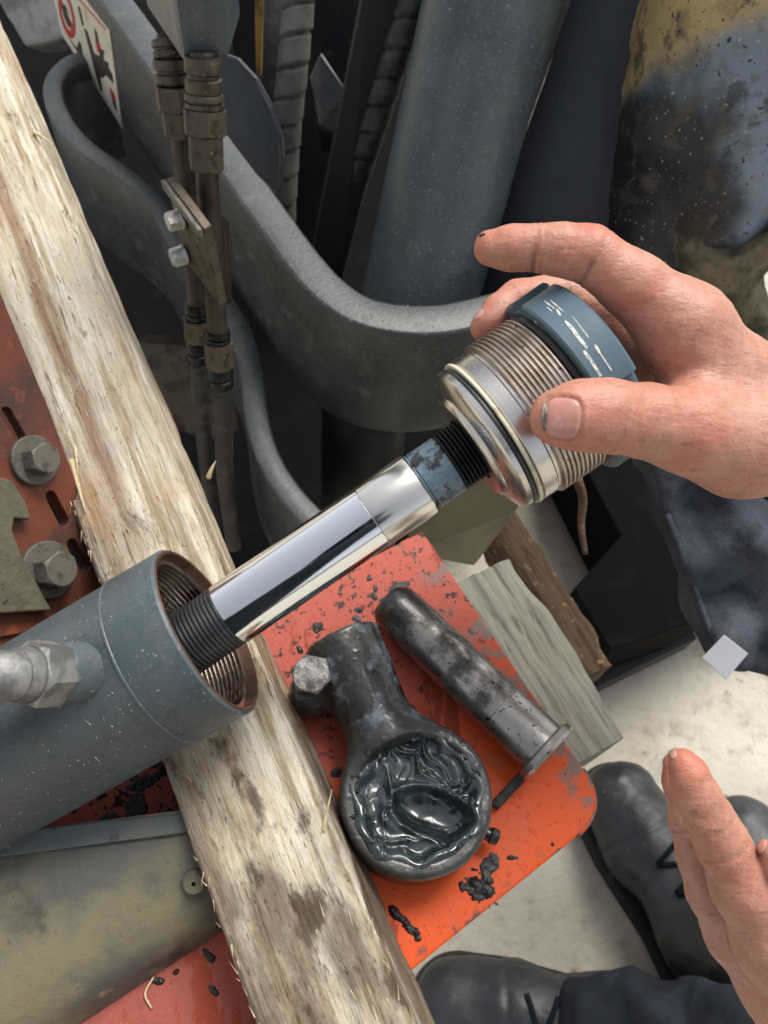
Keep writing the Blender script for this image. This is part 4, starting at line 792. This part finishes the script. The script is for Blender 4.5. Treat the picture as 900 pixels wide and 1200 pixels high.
# big casting at top right
TLo = dict(dir=tuple(unit(cvdir(.78, -.62, 0))))
cA_ = float(D(815, 130, .55) @ unit(cvdir(.78, -.62, 0)))
pm('cast_patchy', L(38, 41, 46), .45, 0, [dict(scale=14, lo=.46, hi=.7, col=L(60, 60, 60), rough=.6), dict(scale=90, lo=.6, hi=.7, col=L(74, 72, 66), rough=.8),
    dict(kind='axis', scale=24, wob=.05, dir=TLo['dir'], lo=cA_+.010, hi=cA_+.032, col=L(122, 138, 152), rough=.5),
    dict(kind='axis', scale=18, wob=.05, dir=tuple(unit(cvdir(.12, -1, 0))), lo=float(D(840, 88, .55) @ unit(cvdir(.12, -1, 0)))+.012, hi=float(D(840, 78, .55) @ unit(cvdir(.12, -1, 0)))+.03, col=L(182, 160, 112), rough=.8, mask=dict(kind='axis', scale=24, wob=.05, dir=TLo['dir'], lo=cA_-.01, hi=cA_+.012)),
    dict(scale=60, lo=.50, hi=.66, col=L(96, 90, 76), rough=.7, amt=.55, seed=4., detail=10), dict(scale=32, lo=.54, hi=.62, col=L(44, 46, 48), rough=.5, amt=.7, seed=7., detail=10), dict(scale=240, lo=.60, hi=.66, col=L(52, 48, 42), rough=.8, detail=4), dict(scale=420, lo=.66, hi=.70, col=L(196, 186, 160), rough=.9, detail=2)], [dict(scale=120, st=.3, dd=.002), dict(scale=700, st=.25, dd=.0007)])
CJ = [J(1010, -160, .52, 210), J(912, 40, .56, 150), J(846, 160, .60, 112), J(790, 300, .66, 90)]
def cast_sdf(P):
    d = chain(P, CJ, .02); rib = rcone(P, D(770, -60, .60), D(735, 320, .68), .028, .03); d = smin(d, rib, .02)
    return d+fbm(P, 28, 3, 4)*.0035
cg = thing('machine_casting', 'large dark casting with worn blue and tan paint at upper right', 'casting', D(800, 330, .7))
add('casting_body', sdf_mesh('casting_body', cast_sdf, D(800, 150, .6)-np.array([.16, .18, .26]), D(800, 150, .6)+np.array([.34, .26, .26]), .004), 'cast_patchy', cg)
def lug_sdf(P):
    a = rcone(P, D(838, 272, .60), D(915, 238, .60), .034, .040); arm = rcone(P, D(842, 310, .62), D(896, 400, .66), .024, .014); d = smin(a, arm, .02)
    h1 = rcone(P, D(826, 298, .575), D(884, 252, .575), .013, .016); d = smax(d, -h1, .004)
    return d+fbm(P, 60, 4, 14)*.0026
add('broken_lug', sdf_mesh('broken_lug', lug_sdf, D(865, 290, .6)-.11, D(865, 290, .6)+.11, .0022), 'tan_iron', cg)['label'] = 'crumbling tan lug with dark hole'

# black frame beyond the timber block
bf = thing('black_frame', 'black steel frame standing on the concrete beyond the timbers', 'steel frame', W(750, 760, 0))
add('panel', prism('panel', shp([(660, 500), (728, 628), (672, 690), (716, 762), (812, 728), (960, 640), (960, 400), (700, 400)],   .146), (0, 0, -.12)), 'shade_black', bf, bevel=.002)
add('bottom_rail', prism('bottom_rail', shp([(684, 780), (806, 728), (818, 748), (700, 806)], .05), (0, 0, -.04)), 'black_paint', bf, bevel=.002)
tw = catmull([D(676, 560, .48), D(683, 585, .485), D(681, 615, .49), D(686, 650, .49)], 6)
setp(add('hanging_strip', tube('hanging_strip', tw, np.linspace(.003, .0016, len(tw)), 8), 'brown_timber'), 'thin brown strip hanging below the gland', 'wood strip')

# ------------------------------------------------------------------ people
def crease(P, d, c, ax, w, depth, reach):
    """a fine skin fold round a finger: plane through c, normal ax"""
    q = P-np.asarray(c, np.float32); s = q @ np.asarray(ax, np.float32); r2 = (q*q).sum(1)
    return d + depth*np.exp(-(s/w)**2)*np.exp(-r2/(reach*reach))
# right hand gripping the gland collar
IDX = [J(576, 291, .327, 20.5), J(600, 291, .326, 24), J(628, 291, .325, 25.5), J(660, 293, .324, 28), J(692, 299, .323, 32), J(745, 337, .323, 37), J(800, 383, .325, 47)]
MID = [J(567, 384, .352, 16), J(586, 366, .359, 20), J(606, 352, .365, 22), J(660, 344, .372, 25), J(715, 366, .370, 30), J(775, 405, .362, 40)]
RNG = [J(640, 452, .405, 20), J(665, 420, .408, 23), J(705, 398, .405, 26), J(745, 410, .392, 30), J(785, 430, .375, 38)]
PNK = [J(690, 500, .41, 18), J(715, 470, .412, 20), J(745, 455, .408, 22), J(795, 465, .385, 32)]
THB = [J(651, 490, .301, 29), J(668, 488, .301, 35), J(690, 487, .302, 38), J(716, 488, .304, 40), J(760, 494, .309, 42), J(806, 505, .314, 48), J(868, 520, .326, 58)]
WEB = [J(806, 392, .328, 42), J(818, 440, .327, 36), J(815, 500, .322, 42)]
PALM = [[J(800, 386, .327, 47), J(864, 452, .336, 54), J(965, 508, .352, 78)], [J(778, 410, .362, 44), J(860, 455, .362, 56), J(965, 510, .362, 78)], [J(788, 432, .378, 42), J(865, 462, .376, 54), J(965, 510, .366, 76)],
        [J(797, 455, .388, 36), J(870, 470, .382, 50), J(965, 512, .368, 74)], [J(866, 520, .328, 56), J(965, 520, .348, 72)], [J(965, 512, .356, 78), J(1060, 540, .362, 78), J(1250, 600, .37, 92)]]
def ax_of(J_, i): return unit(J_[i+1][0]-J_[i-1][0])
def nail_seat(P, d, uv0, rt, dn, dep):
    c = (P-CAM) @ RW; u = 450+F*c[:, 0]/c[:, 2]-uv0[0]; v = 600+F*c[:, 1]/c[:, 2]-uv0[1]
    L1, L2 = math.hypot(*rt), math.hypot(*dn); a = (u*rt[0]+v*rt[1])/L1**2; b = (u*dn[0]+v*dn[1])/L2**2
    rho = (np.abs(a)**3.2+np.abs(b)**3.2)**(1/3.2); fr = (c[:, 2] < dep).astype(np.float32)
    return d + fr*(.0005*np.exp(-((rho-1.03)/.07)**2) - .0005*np.exp(-((rho-1.22)/.10)**2)*(a > -.9))
def hand_sdf(P):
    fi = smin(chain(P, IDX, .004), chain(P, MID, .004), .0012); fi = smin(fi, chain(P, RNG, .004), .0012); fi = smin(fi, chain(P, PNK, .004), .0012)
    pl = None
    for c in PALM:
        x = chain(P, c, .006); pl = x if pl is None else smin(pl, x, .012)
    pl = smin(pl, chain(P, WEB, .006), .010)
    d = smin(pl, fi, .009); d = smin(d, chain(P, THB, .005), .010)
    for (JJ, i, dp, w) in [(IDX, 2, .0012, .0009), (IDX, 4, .0013, .0011), (MID, 2, .0010, .0009), (MID, 3, .0010, .0010), (THB, 3, .0007, .0012)]:
        c = JJ[i][0]; a = ax_of(JJ, i); c = c+cvdir(-.001, .005, -.005); d = crease(P, d, c, a, w, dp, .011)
        d = crease(P, d, c+a*.0026, a, w*.8, dp*.45, .012); d = crease(P, d, c-a*.0024, a, w*.8, dp*.4, .012)
    d = nail_seat(P, d, (660, 490), (21, 1.5), (-1.5, 24), .300)
    cA2 = D(727, 343, .30); d = crease(P, d, cA2, unit(cvdir(.75, .65, 0)), .0012, .0010, .009)
    # folds at the thumb base
    for (u, v, dx, dy, dp) in [(818, 508, .8, .6, .0007), (830, 520, .8, .6, .0006), (800, 520, .75, .66, .0006), (768, 508, .97, .2, .0005), (752, 505, .97, .2, .0005), (722, 462, .98, .15, .0006), (730, 464, .98, .1, .0006), (714, 462, .98, .2, .0005), (738, 466, .98, .1, .0004), (808, 512, .8, .6, .0006), (842, 530, .75, .66, .0006), (822, 530, .8, .6, .0005)]:
        d = crease(P, d, D(u, v, .275), unit(cvdir(dx, dy, 0)), .0010, dp, .012)
    # nail seat of the thumb
    return d + fbm(P, 75, 3, 2)*.00045 + fbm(P, 260, 2, 12)*.00012
def jbounds(chains, m, clip=None):
    A = np.array([p for c in chains for p, r in c if 500 < proj(p)[0] < 1010 and proj(p)[1] < 1290]); R = np.array([r for c in chains for p, r in c if 500 < proj(p)[0] < 1010 and proj(p)[1] < 1290])
    return (A-R[:, None]).min(0)-m, (A+R[:, None]).max(0)+m
ps = thing('person', 'person with bare hands and blue grey work clothes holding the gland', 'person', W(880, 940, 0))
def grime_shade(ob, fn_mask):
    me = ob.data; V = np.empty(len(me.vertices)*3, np.float32); me.vertices.foreach_get('co', V); m = fn_mask(V.reshape(-1, 3)); at = me.attributes.new('grime_shade', 'FLOAT', 'POINT'); at.data.foreach_set('value', np.clip(m, 0, 1).astype(np.float32))
def fold_mask(P, folds):
    m = np.zeros(len(P), np.float32)
    for c, ax, w, reach in folds:
        q = P-np.asarray(c, np.float32); m = np.maximum(m, np.exp(-((q @ np.asarray(ax, np.float32))/w)**2)*np.exp(-(q*q).sum(1)/(reach*reach)))
    return m
hb = jbounds([IDX, MID, RNG, PNK, THB, WEB]+PALM, .004)
h1 = add('hand', sdf_mesh('hand', hand_sdf, hb[0], hb[1], .0011), 'skin', ps); h1['label'] = 'bare hand gripping the gland collar, thumb in front'
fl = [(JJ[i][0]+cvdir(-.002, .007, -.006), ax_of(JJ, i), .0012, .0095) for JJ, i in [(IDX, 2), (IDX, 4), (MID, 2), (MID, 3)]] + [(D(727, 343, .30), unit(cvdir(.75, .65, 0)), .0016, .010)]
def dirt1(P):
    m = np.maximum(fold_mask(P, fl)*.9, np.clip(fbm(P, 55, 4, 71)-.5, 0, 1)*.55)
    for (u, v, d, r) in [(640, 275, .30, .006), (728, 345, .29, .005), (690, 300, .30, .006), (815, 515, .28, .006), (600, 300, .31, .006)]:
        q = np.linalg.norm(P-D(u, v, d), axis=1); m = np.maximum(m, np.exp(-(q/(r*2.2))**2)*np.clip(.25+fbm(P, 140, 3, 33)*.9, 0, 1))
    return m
grime_shade(h1, dirt1)
def blush(ob, pts):
    me = ob.data; V = np.empty(len(me.vertices)*3, np.float32); me.vertices.foreach_get('co', V); V = V.reshape(-1, 3); m = np.zeros(len(V), np.float32)
    for c, r in pts: m = np.maximum(m, np.exp(-(np.linalg.norm(V-np.asarray(c, np.float32), axis=1)/r)**2))
    at = me.attributes.new('blush', 'FLOAT', 'POINT'); at.data.foreach_set('value', np.clip(m*(.75+.5*fbm(V, 90, 3, 51)), 0, 1).astype(np.float32))
blush(h1, [(IDX[0][0], .016), (MID[0][0], .02), (MID[2][0], .014), (THB[0][0], .016), (IDX[4][0]+cvdir(0, -.008, -.004), .011), (IDX[5][0]+cvdir(-.006, .006, -.006), .014), (THB[5][0]+cvdir(0, .004, -.012), .014)])
def nail(fn, uv0, right, down, d0, mat, off=.0004, sup=3.2, nx=14, ny=14, name='nail', par=None):
    uv = []; wt = []
    for i in range(nx):
        for j in range(ny):
            a, b = -1+2*i/(nx-1), -1+2*j/(ny-1)
            k = (1-abs(a)**sup)**(1/sup) if abs(a) < 1 else .0; b2 = b*max(k, .25)
            uv.append((uv0[0]+a*right[0]+b2*down[0], uv0[1]+a*right[1]+b2*down[1])); wt.append(off*(1-.8*max(abs(b), abs(a))**6))
    P = trace_many(fn, uv, d0); V = P+grad_many(fn, P)*np.array(wt)[:, None]
    Fc = [(i*ny+j, (i+1)*ny+j, (i+1)*ny+j+1, i*ny+j+1) for i in range(nx-1) for j in range(ny-1)]
    return add(name, mesh(name, V, Fc), mat, par or h1)
nail(hand_sdf, (660, 490), (20.5, 1.5), (-1.5, 23.5), .26, 'nail', .0005, nx=20, ny=20)
nail(hand_sdf, (638.5, 488.5), (3.4, .3), (-.3, 17), .26, 'nail_edge', .0008, sup=2.2, name='nail_tip')
nail(hand_sdf, (565, 275.5), (3.6, -1.6), (.6, 1.2), .29, 'nail_dirt', .0003, name='nail')
nail(hand_sdf, (561, 369), (6, -5.5), (2, 2.4), .32, 'nail', .0004, name='nail')
# left hand, held edge on at lower right
I2 = [J(800, 893, .300, 15), J(808, 908, .300, 20), J(818, 934, .301, 24.5), J(832, 960, .302, 26), J(846, 987, .304, 29), J(874, 1040, .308, 38), J(915, 1100, .314, 52)]
M2 = [J(787, 894, .322, 10.5), J(794, 918, .323, 16), J(806, 965, .325, 20), J(818, 1005, .326, 22), J(833, 1046, .327, 26), J(862, 1095, .328, 34), J(915, 1150, .33, 46)]
R2 = [J(800, 920, .336, 14), J(812, 970, .337, 18), J(830, 1020, .338, 21), J(850, 1080, .34, 27), J(912, 1150, .345, 42)]
P2_ = [J(820, 960, .352, 14), J(835, 1020, .353, 17), J(860, 1085, .355, 24), J(915, 1150, .358, 38)]
T2 = [J(903, 996, .298, 13), J(915, 1020, .298, 17), J(945, 1065, .302, 24), J(965, 1110, .31, 40)]
PM2 = [[J(912, 1100, .314, 52), J(975, 1200, .328, 62), J(1080, 1350, .335, 62)], [J(912, 1150, .332, 46), J(968, 1220, .338, 60), J(1080, 1370, .338, 62)], [J(912, 1150, .352, 40), J(968, 1225, .35, 56)], [J(965, 1110, .312, 40), J(985, 1200, .322, 56)]]
def hand2_sdf(P):
    f = smin(chain(P, I2, .004), chain(P, M2, .004), .0010); f = smin(f, chain(P, R2, .004), .001); f = smin(f, chain(P, P2_, .004), .001); f = smin(f, chain(P, T2, .004), .001)
    p = None
    for c in PM2:
        x = chain(P, c, .006); p = x if p is None else smin(p, x, .010)
    d = smin(p, f, .006)
    for (JJ, i, dp) in [(I2, 3, .0007), (I2, 4, .0009), (M2, 2, .0006), (M2, 4, .0006)]: d = crease(P, d, JJ[i][0], ax_of(JJ, i), .0011, dp, .011)
    return d + fbm(P, 75, 3, 22)*.0004 + fbm(P, 260, 2, 12)*.00012
hb = jbounds([I2, M2, R2, P2_, T2]+PM2, .004)
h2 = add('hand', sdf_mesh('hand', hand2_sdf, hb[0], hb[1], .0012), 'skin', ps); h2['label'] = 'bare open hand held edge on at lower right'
grime_shade(h2, lambda P: np.maximum(np.exp(-((chain(P, I2, .004)-chain(P, M2, .004))/.0011)**2)*.75, np.clip(fbm(P, 55, 4, 71)-.45, 0, 1)*.6) + fold_mask(P, [(JJ[i][0], ax_of(JJ, i), .0012, .012) for JJ, i in [(I2, 3), (I2, 4), (M2, 2), (M2, 4)]])*.6)  # seam between index and middle finger is painted shade; blotches and folds are dirt
blush(h2, [(I2[0][0], .014), (M2[0][0], .014), (I2[4][0], .012)])
nail(hand2_sdf, (789, 882), (3.5, -2), (2, 7), .27, 'nail', .0006, name='nail', par=h2)
nail(hand2_sdf, (893, 992), (4, 2), (-3, 8), .27, 'nail', .0006, name='nail', par=h2)
# cuff of the sleeve round the wrist
def cuff_sdf(P):
    a, b = D(918, 470, .352), D(1100, 590, .362); x = unit(b-a); t = (P-a) @ x; r = np.linalg.norm(P-a-t[:, None]*x, axis=1)
    return np.maximum(np.abs(r-.0335)-.0022, -t)+fbm(P, 45, 3, 6)*.0016
add('sleeve_cuff', sdf_mesh('sleeve_cuff', cuff_sdf, D(985, 520, .355)-.06, D(985, 520, .355)+.06, .002), 'black_cloth', ps)
# work trousers hanging beyond the hand
def cloth_sdf(P):
    w = fbm(P, 13, 2, 40)*.024; Q = P+w[:, None]
    fold = np.sin((Q @ cvdir(.93, -.34, .1))*120)*.0075+np.sin((Q @ cvdir(.45, .89, 0))*95)*.0065+fbm(P, 24, 3, 9)*.007
    c = (P-CAM) @ RW; ed = fbm(P, 18, 2, 66)*.004
    left = (P-D(800, 668, .60)) @ unit(cvdir(-.937, .35, 0)); left2 = (P-D(758, 560, .60)) @ unit(cvdir(-1, .05, 0)); bot = (P-D(845, 778, .60)) @ unit(cvdir(-.25, .97, 0)); top = (P-D(850, 490, .60)) @ unit(cvdir(.2, -1, 0))
    sl = np.abs(c[:, 2]-.615+fold)-.022; d = smax(smax(left, left2, .006)+ed, bot+ed, .006); return smax(smax(d, top, .01), sl, .014)
cb = D(880, 600, .62); add('work_trousers', sdf_mesh('work_trousers', cloth_sdf, cb-np.array([.13, .19, .2]), cb+np.array([.2, .2, .2]), .003), 'denim', ps)
add('hem', tube('hem', catmull(list(trace_many(cloth_sdf, [(782, 602), (797, 645), (815, 693), (830, 733), (842, 762)], .42)), 6), .0022, 8), 'denim', ps)
tgc = D(850, 770, .535); add('cloth_tag', prism('cloth_tag', [D(823, 771, .54), D(849, 744, .535), D(877, 766, .535), D(851, 797, .54)], cvdir(0, 0, .0012)), 'tag_white', ps, bevel=.0004)['label'] = 'small pale fabric tag'

# boots
def boot(parent, toe, heel, width=.098, leg=None, laces=True, seed=0, shaft=.20):
    tz, hz = .0, .0; a, b = np.array(toe, float), np.array(heel, float); x = unit((b-a)*[1, 1, 0]); y = np.cross([0, 0, 1], x); Ln = .29
    def L3(t, s, z): return a + x*t + y*s + np.array([0, 0, z])
    w = width/2
    def upper(P):
        d = smin(rcone(P, L3(.046, .004, .040), L3(.10, 0, .048), .034, .040), rcone(P, L3(.10, 0, .048), L3(.19, 0, .075), .040, .040), .02)
        d = smin(d, rcone(P, L3(.045, -.012, .036), L3(.10, -.010, .04), .030, .034), .02); d = smin(d, rcone(P, L3(.046, .014, .034), L3(.10, .012, .04), .028, .034), .02)
        d = smin(d, rcone(P, L3(.19, 0, .06), L3(.252, 0, .055), .040, .036), .02); d = smin(d, rcone(P, L3(.205, 0, .08), L3(.235, 0, shaft), .042, .044), .025)
        d = np.maximum(d, .016-P[:, 2]); 
        t = (P-a) @ x; band = np.exp(-((t-.088)/.0022)**2)*.0016*(P[:, 2] > .03)
        return d + band + fbm(P, 40, 3, seed)*.0014
    def sole(P):
        t = (P-a) @ x; s = (P-a) @ y; tc = np.clip(t, .046, .25); ww = np.interp(t, [.0, .05, .10, .18, .25, .29], [.040, .050, .050, .040, .042, .040])
        r = np.hypot(t-tc, s)-ww; q = np.abs(P[:, 2]-.013)-.0115; return smax(r, q, .004)
    ends = np.stack([L3(t, q_, 0) for t in (-.02, .32) for q_ in (-.07, .07)]); lo = ends.min(0); hi = ends.max(0); lo[2] = -.005; hi[2] = .27
    bt = add('boot', sdf_mesh('boot', upper, lo, hi, .0032), 'boot_leather', parent); add('sole', sdf_mesh('sole', sole, lo, hi*[1, 1, 0]+[0, 0, .04], .0032), 'boot_sole', bt)
    if laces:
        for k in range(7):
            t0 = .112+k*.015; P = []
            for s in np.linspace(-1, 1, 9):
                p = L3(t0+.007*s*(1 if k % 2 else -1), s*.019, .16); f = 1.
                for _ in range(30):
                    f = float(upper(p[None].astype(np.float32))[0]); p = p-[0, 0, f*.8]
                    if abs(f) < 3e-4: break
                P.append(p+[0, 0, .002])
            add('lace', tube('lace', np.array(P), .0026, 8), 'black_cloth', bt)
    return bt
boot(ps, W(702, 888, .04)*[1, 1, 0], W(830, 1130, .04)*[1, 1, 0], seed=3)
boot(ps, W(838, 930, .04)*[1, 1, 0], W(960, 1130, .04)*[1, 1, 0], seed=5, laces=False)
p2_ = thing('person', 'second person seen only as one black boot and dark trouser leg at the bottom edge', 'person', W(600, 1180, 0))
bt2 = boot(p2_, W(478, 1172, .04)*[1, 1, 0], W(800, 1214, .04)*[1, 1, 0], seed=8, shaft=.11)
LGJ = [J(705, 1203, .79, 56), J(770, 1216, .76, 60), J(900, 1245, .68, 78), J(1150, 1290, .58, 110)]
def leg_sdf(P):
    d = chain(P, LGJ, .02); w = fbm(P, 16, 2, 30)*.01; Q = P+w[:, None]
    return d + np.sin((Q @ cvdir(.95, -.3, .2))*130)*.003 + fbm(P, 30, 3, 19)*.004
lc = D(850, 1240, .72); add('trouser_leg', sdf_mesh('trouser_leg', leg_sdf, lc-np.array([.22, .14, .16]), lc+np.array([.25, .16, .22]), .003), 'denim_dark', p2_)

# worn white marks on the collar
pm('worn_mark', L(214, 210, 196), .55, 0, [dict(scale=500, lo=.45, hi=.6, col=L(150, 160, 165))])
def col_sdf(P): q = P-G0; t = q @ ga; return np.linalg.norm(q-t[:, None]*ga, axis=1)-.0395
for (u0, v0, u1, v1, w) in [(638, 353, 650, 362, 2.0), (645, 352, 660, 365, 1.6), (652, 362, 657, 370, 2.6), (641, 360, 647, 365, 1.5), (662, 376, 676, 391, 4.2), (672, 388, 688, 408, 4.6), (671, 371, 690, 396, 1.8), (684, 411, 693, 424, 4.8), (691, 420, 704, 441, 4.6), (697, 404, 703, 414, 3.6), (702, 412, 717, 435, 1.9), (708, 444, 716, 448, 2), (718, 444, 724, 449, 2)]:
    n = 9; uv = []; d_ = unit([u1-u0, v1-v0, 0])
    for k in range(n):
        t = k/(n-1); ww = w*(.45+.55*math.sin(math.pi*min(max(t, .06), .94))**.5)*random.uniform(.75, 1.2)
        for sgn in (-1, 1): uv.append((u0+(u1-u0)*t-d_[1]*ww*sgn*.5, v0+(v1-v0)*t+d_[0]*ww*sgn*.5))
    P = trace_many(col_sdf, uv, .25); q = P-G0; tt = q @ ga; rad_ = q-tt[:, None]*ga; P = G0+tt[:, None]*ga+rad_/np.linalg.norm(rad_, axis=1)[:, None]*.03963
    add('worn_mark', mesh('worn_mark', P, [(2*k, 2*k+1, 2*k+3, 2*k+2) for k in range(n-1)]), 'worn_mark', gl)

def unseen_jacket_sdf(P):
    d = rcone(P, (.02, -.46, .62), (.02, -.44, 1.02), .15, .17); d = smin(d, rcone(P, (-.17, -.42, 1.14), (.21, -.42, 1.14), .085, .085), .08)
    d = smin(d, rcone(P, (.02, -.40, 1.2), (.02, -.36, 1.36), .06, .105), .04); return d+fbm(P, 14, 3, 3)*.008
add('unseen_jacket', sdf_mesh('unseen_jacket', unseen_jacket_sdf, (-.32, -.70, .42), (.36, -.20, 1.52), .010), 'black_cloth', p2_)  # unseen torso behind the camera, added to darken the rod's reflection

# loose fibres on the timber, wood crumbs on the barrel and on the curved bracket
pm('pale_crumb', L(170, 160, 138), .9)
def fibres(name, pts, mat, parent):
    V = []; Fc = []
    for p, d, n_, ln, w in pts:
        sd = unit(np.cross(d, n_))*w; b = len(V); tip = p+d*ln+n_*ln*random.uniform(0, .25)
        V += [p-sd, p+sd, p+n_*w*1.2, tip]; Fc += [(b, b+1, b+3), (b+1, b+2, b+3), (b+2, b, b+3), (b, b+2, b+1)]
    o = add(name, mesh(name, V, Fc, False), mat, parent); o['kind'] = 'stuff'; return o
L_ = []
for k in range(420):
    x = random.uniform(.05, .88); edge = random.random()
    y = .062 if edge < .35 else (.0055 if edge < .55 else random.uniform(.006, .062)); p = B0+bdir*x+bper*(y+random.gauss(0, .0006))+np.array([0, 0, -abs(random.gauss(0, .0010)) if edge < .55 else -.0004])
    sgn = random.choice((-1, 1)); d = unit(bdir*sgn + bper*random.gauss(0, .22)+(bper*(.3 if edge < .35 else -.3) if edge < .55 else 0)+np.array([0, 0, abs(random.gauss(0, .10))])); L_.append((p, d, np.array([0, 0, 1.0]), random.uniform(.002, .008), random.uniform(.00012, .0004)))
fibres('wood_fibres', L_, 'splinter_wood', bt)
L_ = []
for k in range(170):
    z = -random.uniform(.02, .20); a = random.gauss(.15, .6); c_, s_ = math.cos(a), math.sin(a)
    ex_, ey_ = np.array([tm[i][0] for i in range(3)]), np.array([tm[i][1] for i in range(3)]); nn = ex_*c_+ey_*s_; tg = unit(ta*random.gauss(0, 1)+np.cross(nn, ta)*random.gauss(0, 1))
    L_.append((T0+ta*z+nn*(RT-.0006), tg, nn, random.uniform(.0004, .0015) if random.random() > .03 else random.uniform(.0025, .005), random.uniform(.00012, .0003)))
fibres('wood_crumbs', L_, 'pale_crumb', br)
L_ = []
for k in range(110):
    i = random.randint(20, len(path)-25); t_ = unit(path[i+1]-path[i-1]); sd2 = np.cross([0, 0, 1], t_); p = path[i]+t_*random.uniform(-.006, .006)+sd2*random.uniform(-.0115, .0115); an = random.uniform(0, 6.28)
    L_.append((p, np.array([math.cos(an), math.sin(an), .02]), np.array([0, 0, 1.0]), random.uniform(.0006, .0025), random.uniform(.0003, .0007)))
fibres('grit', L_, 'pale_crumb', bk1)
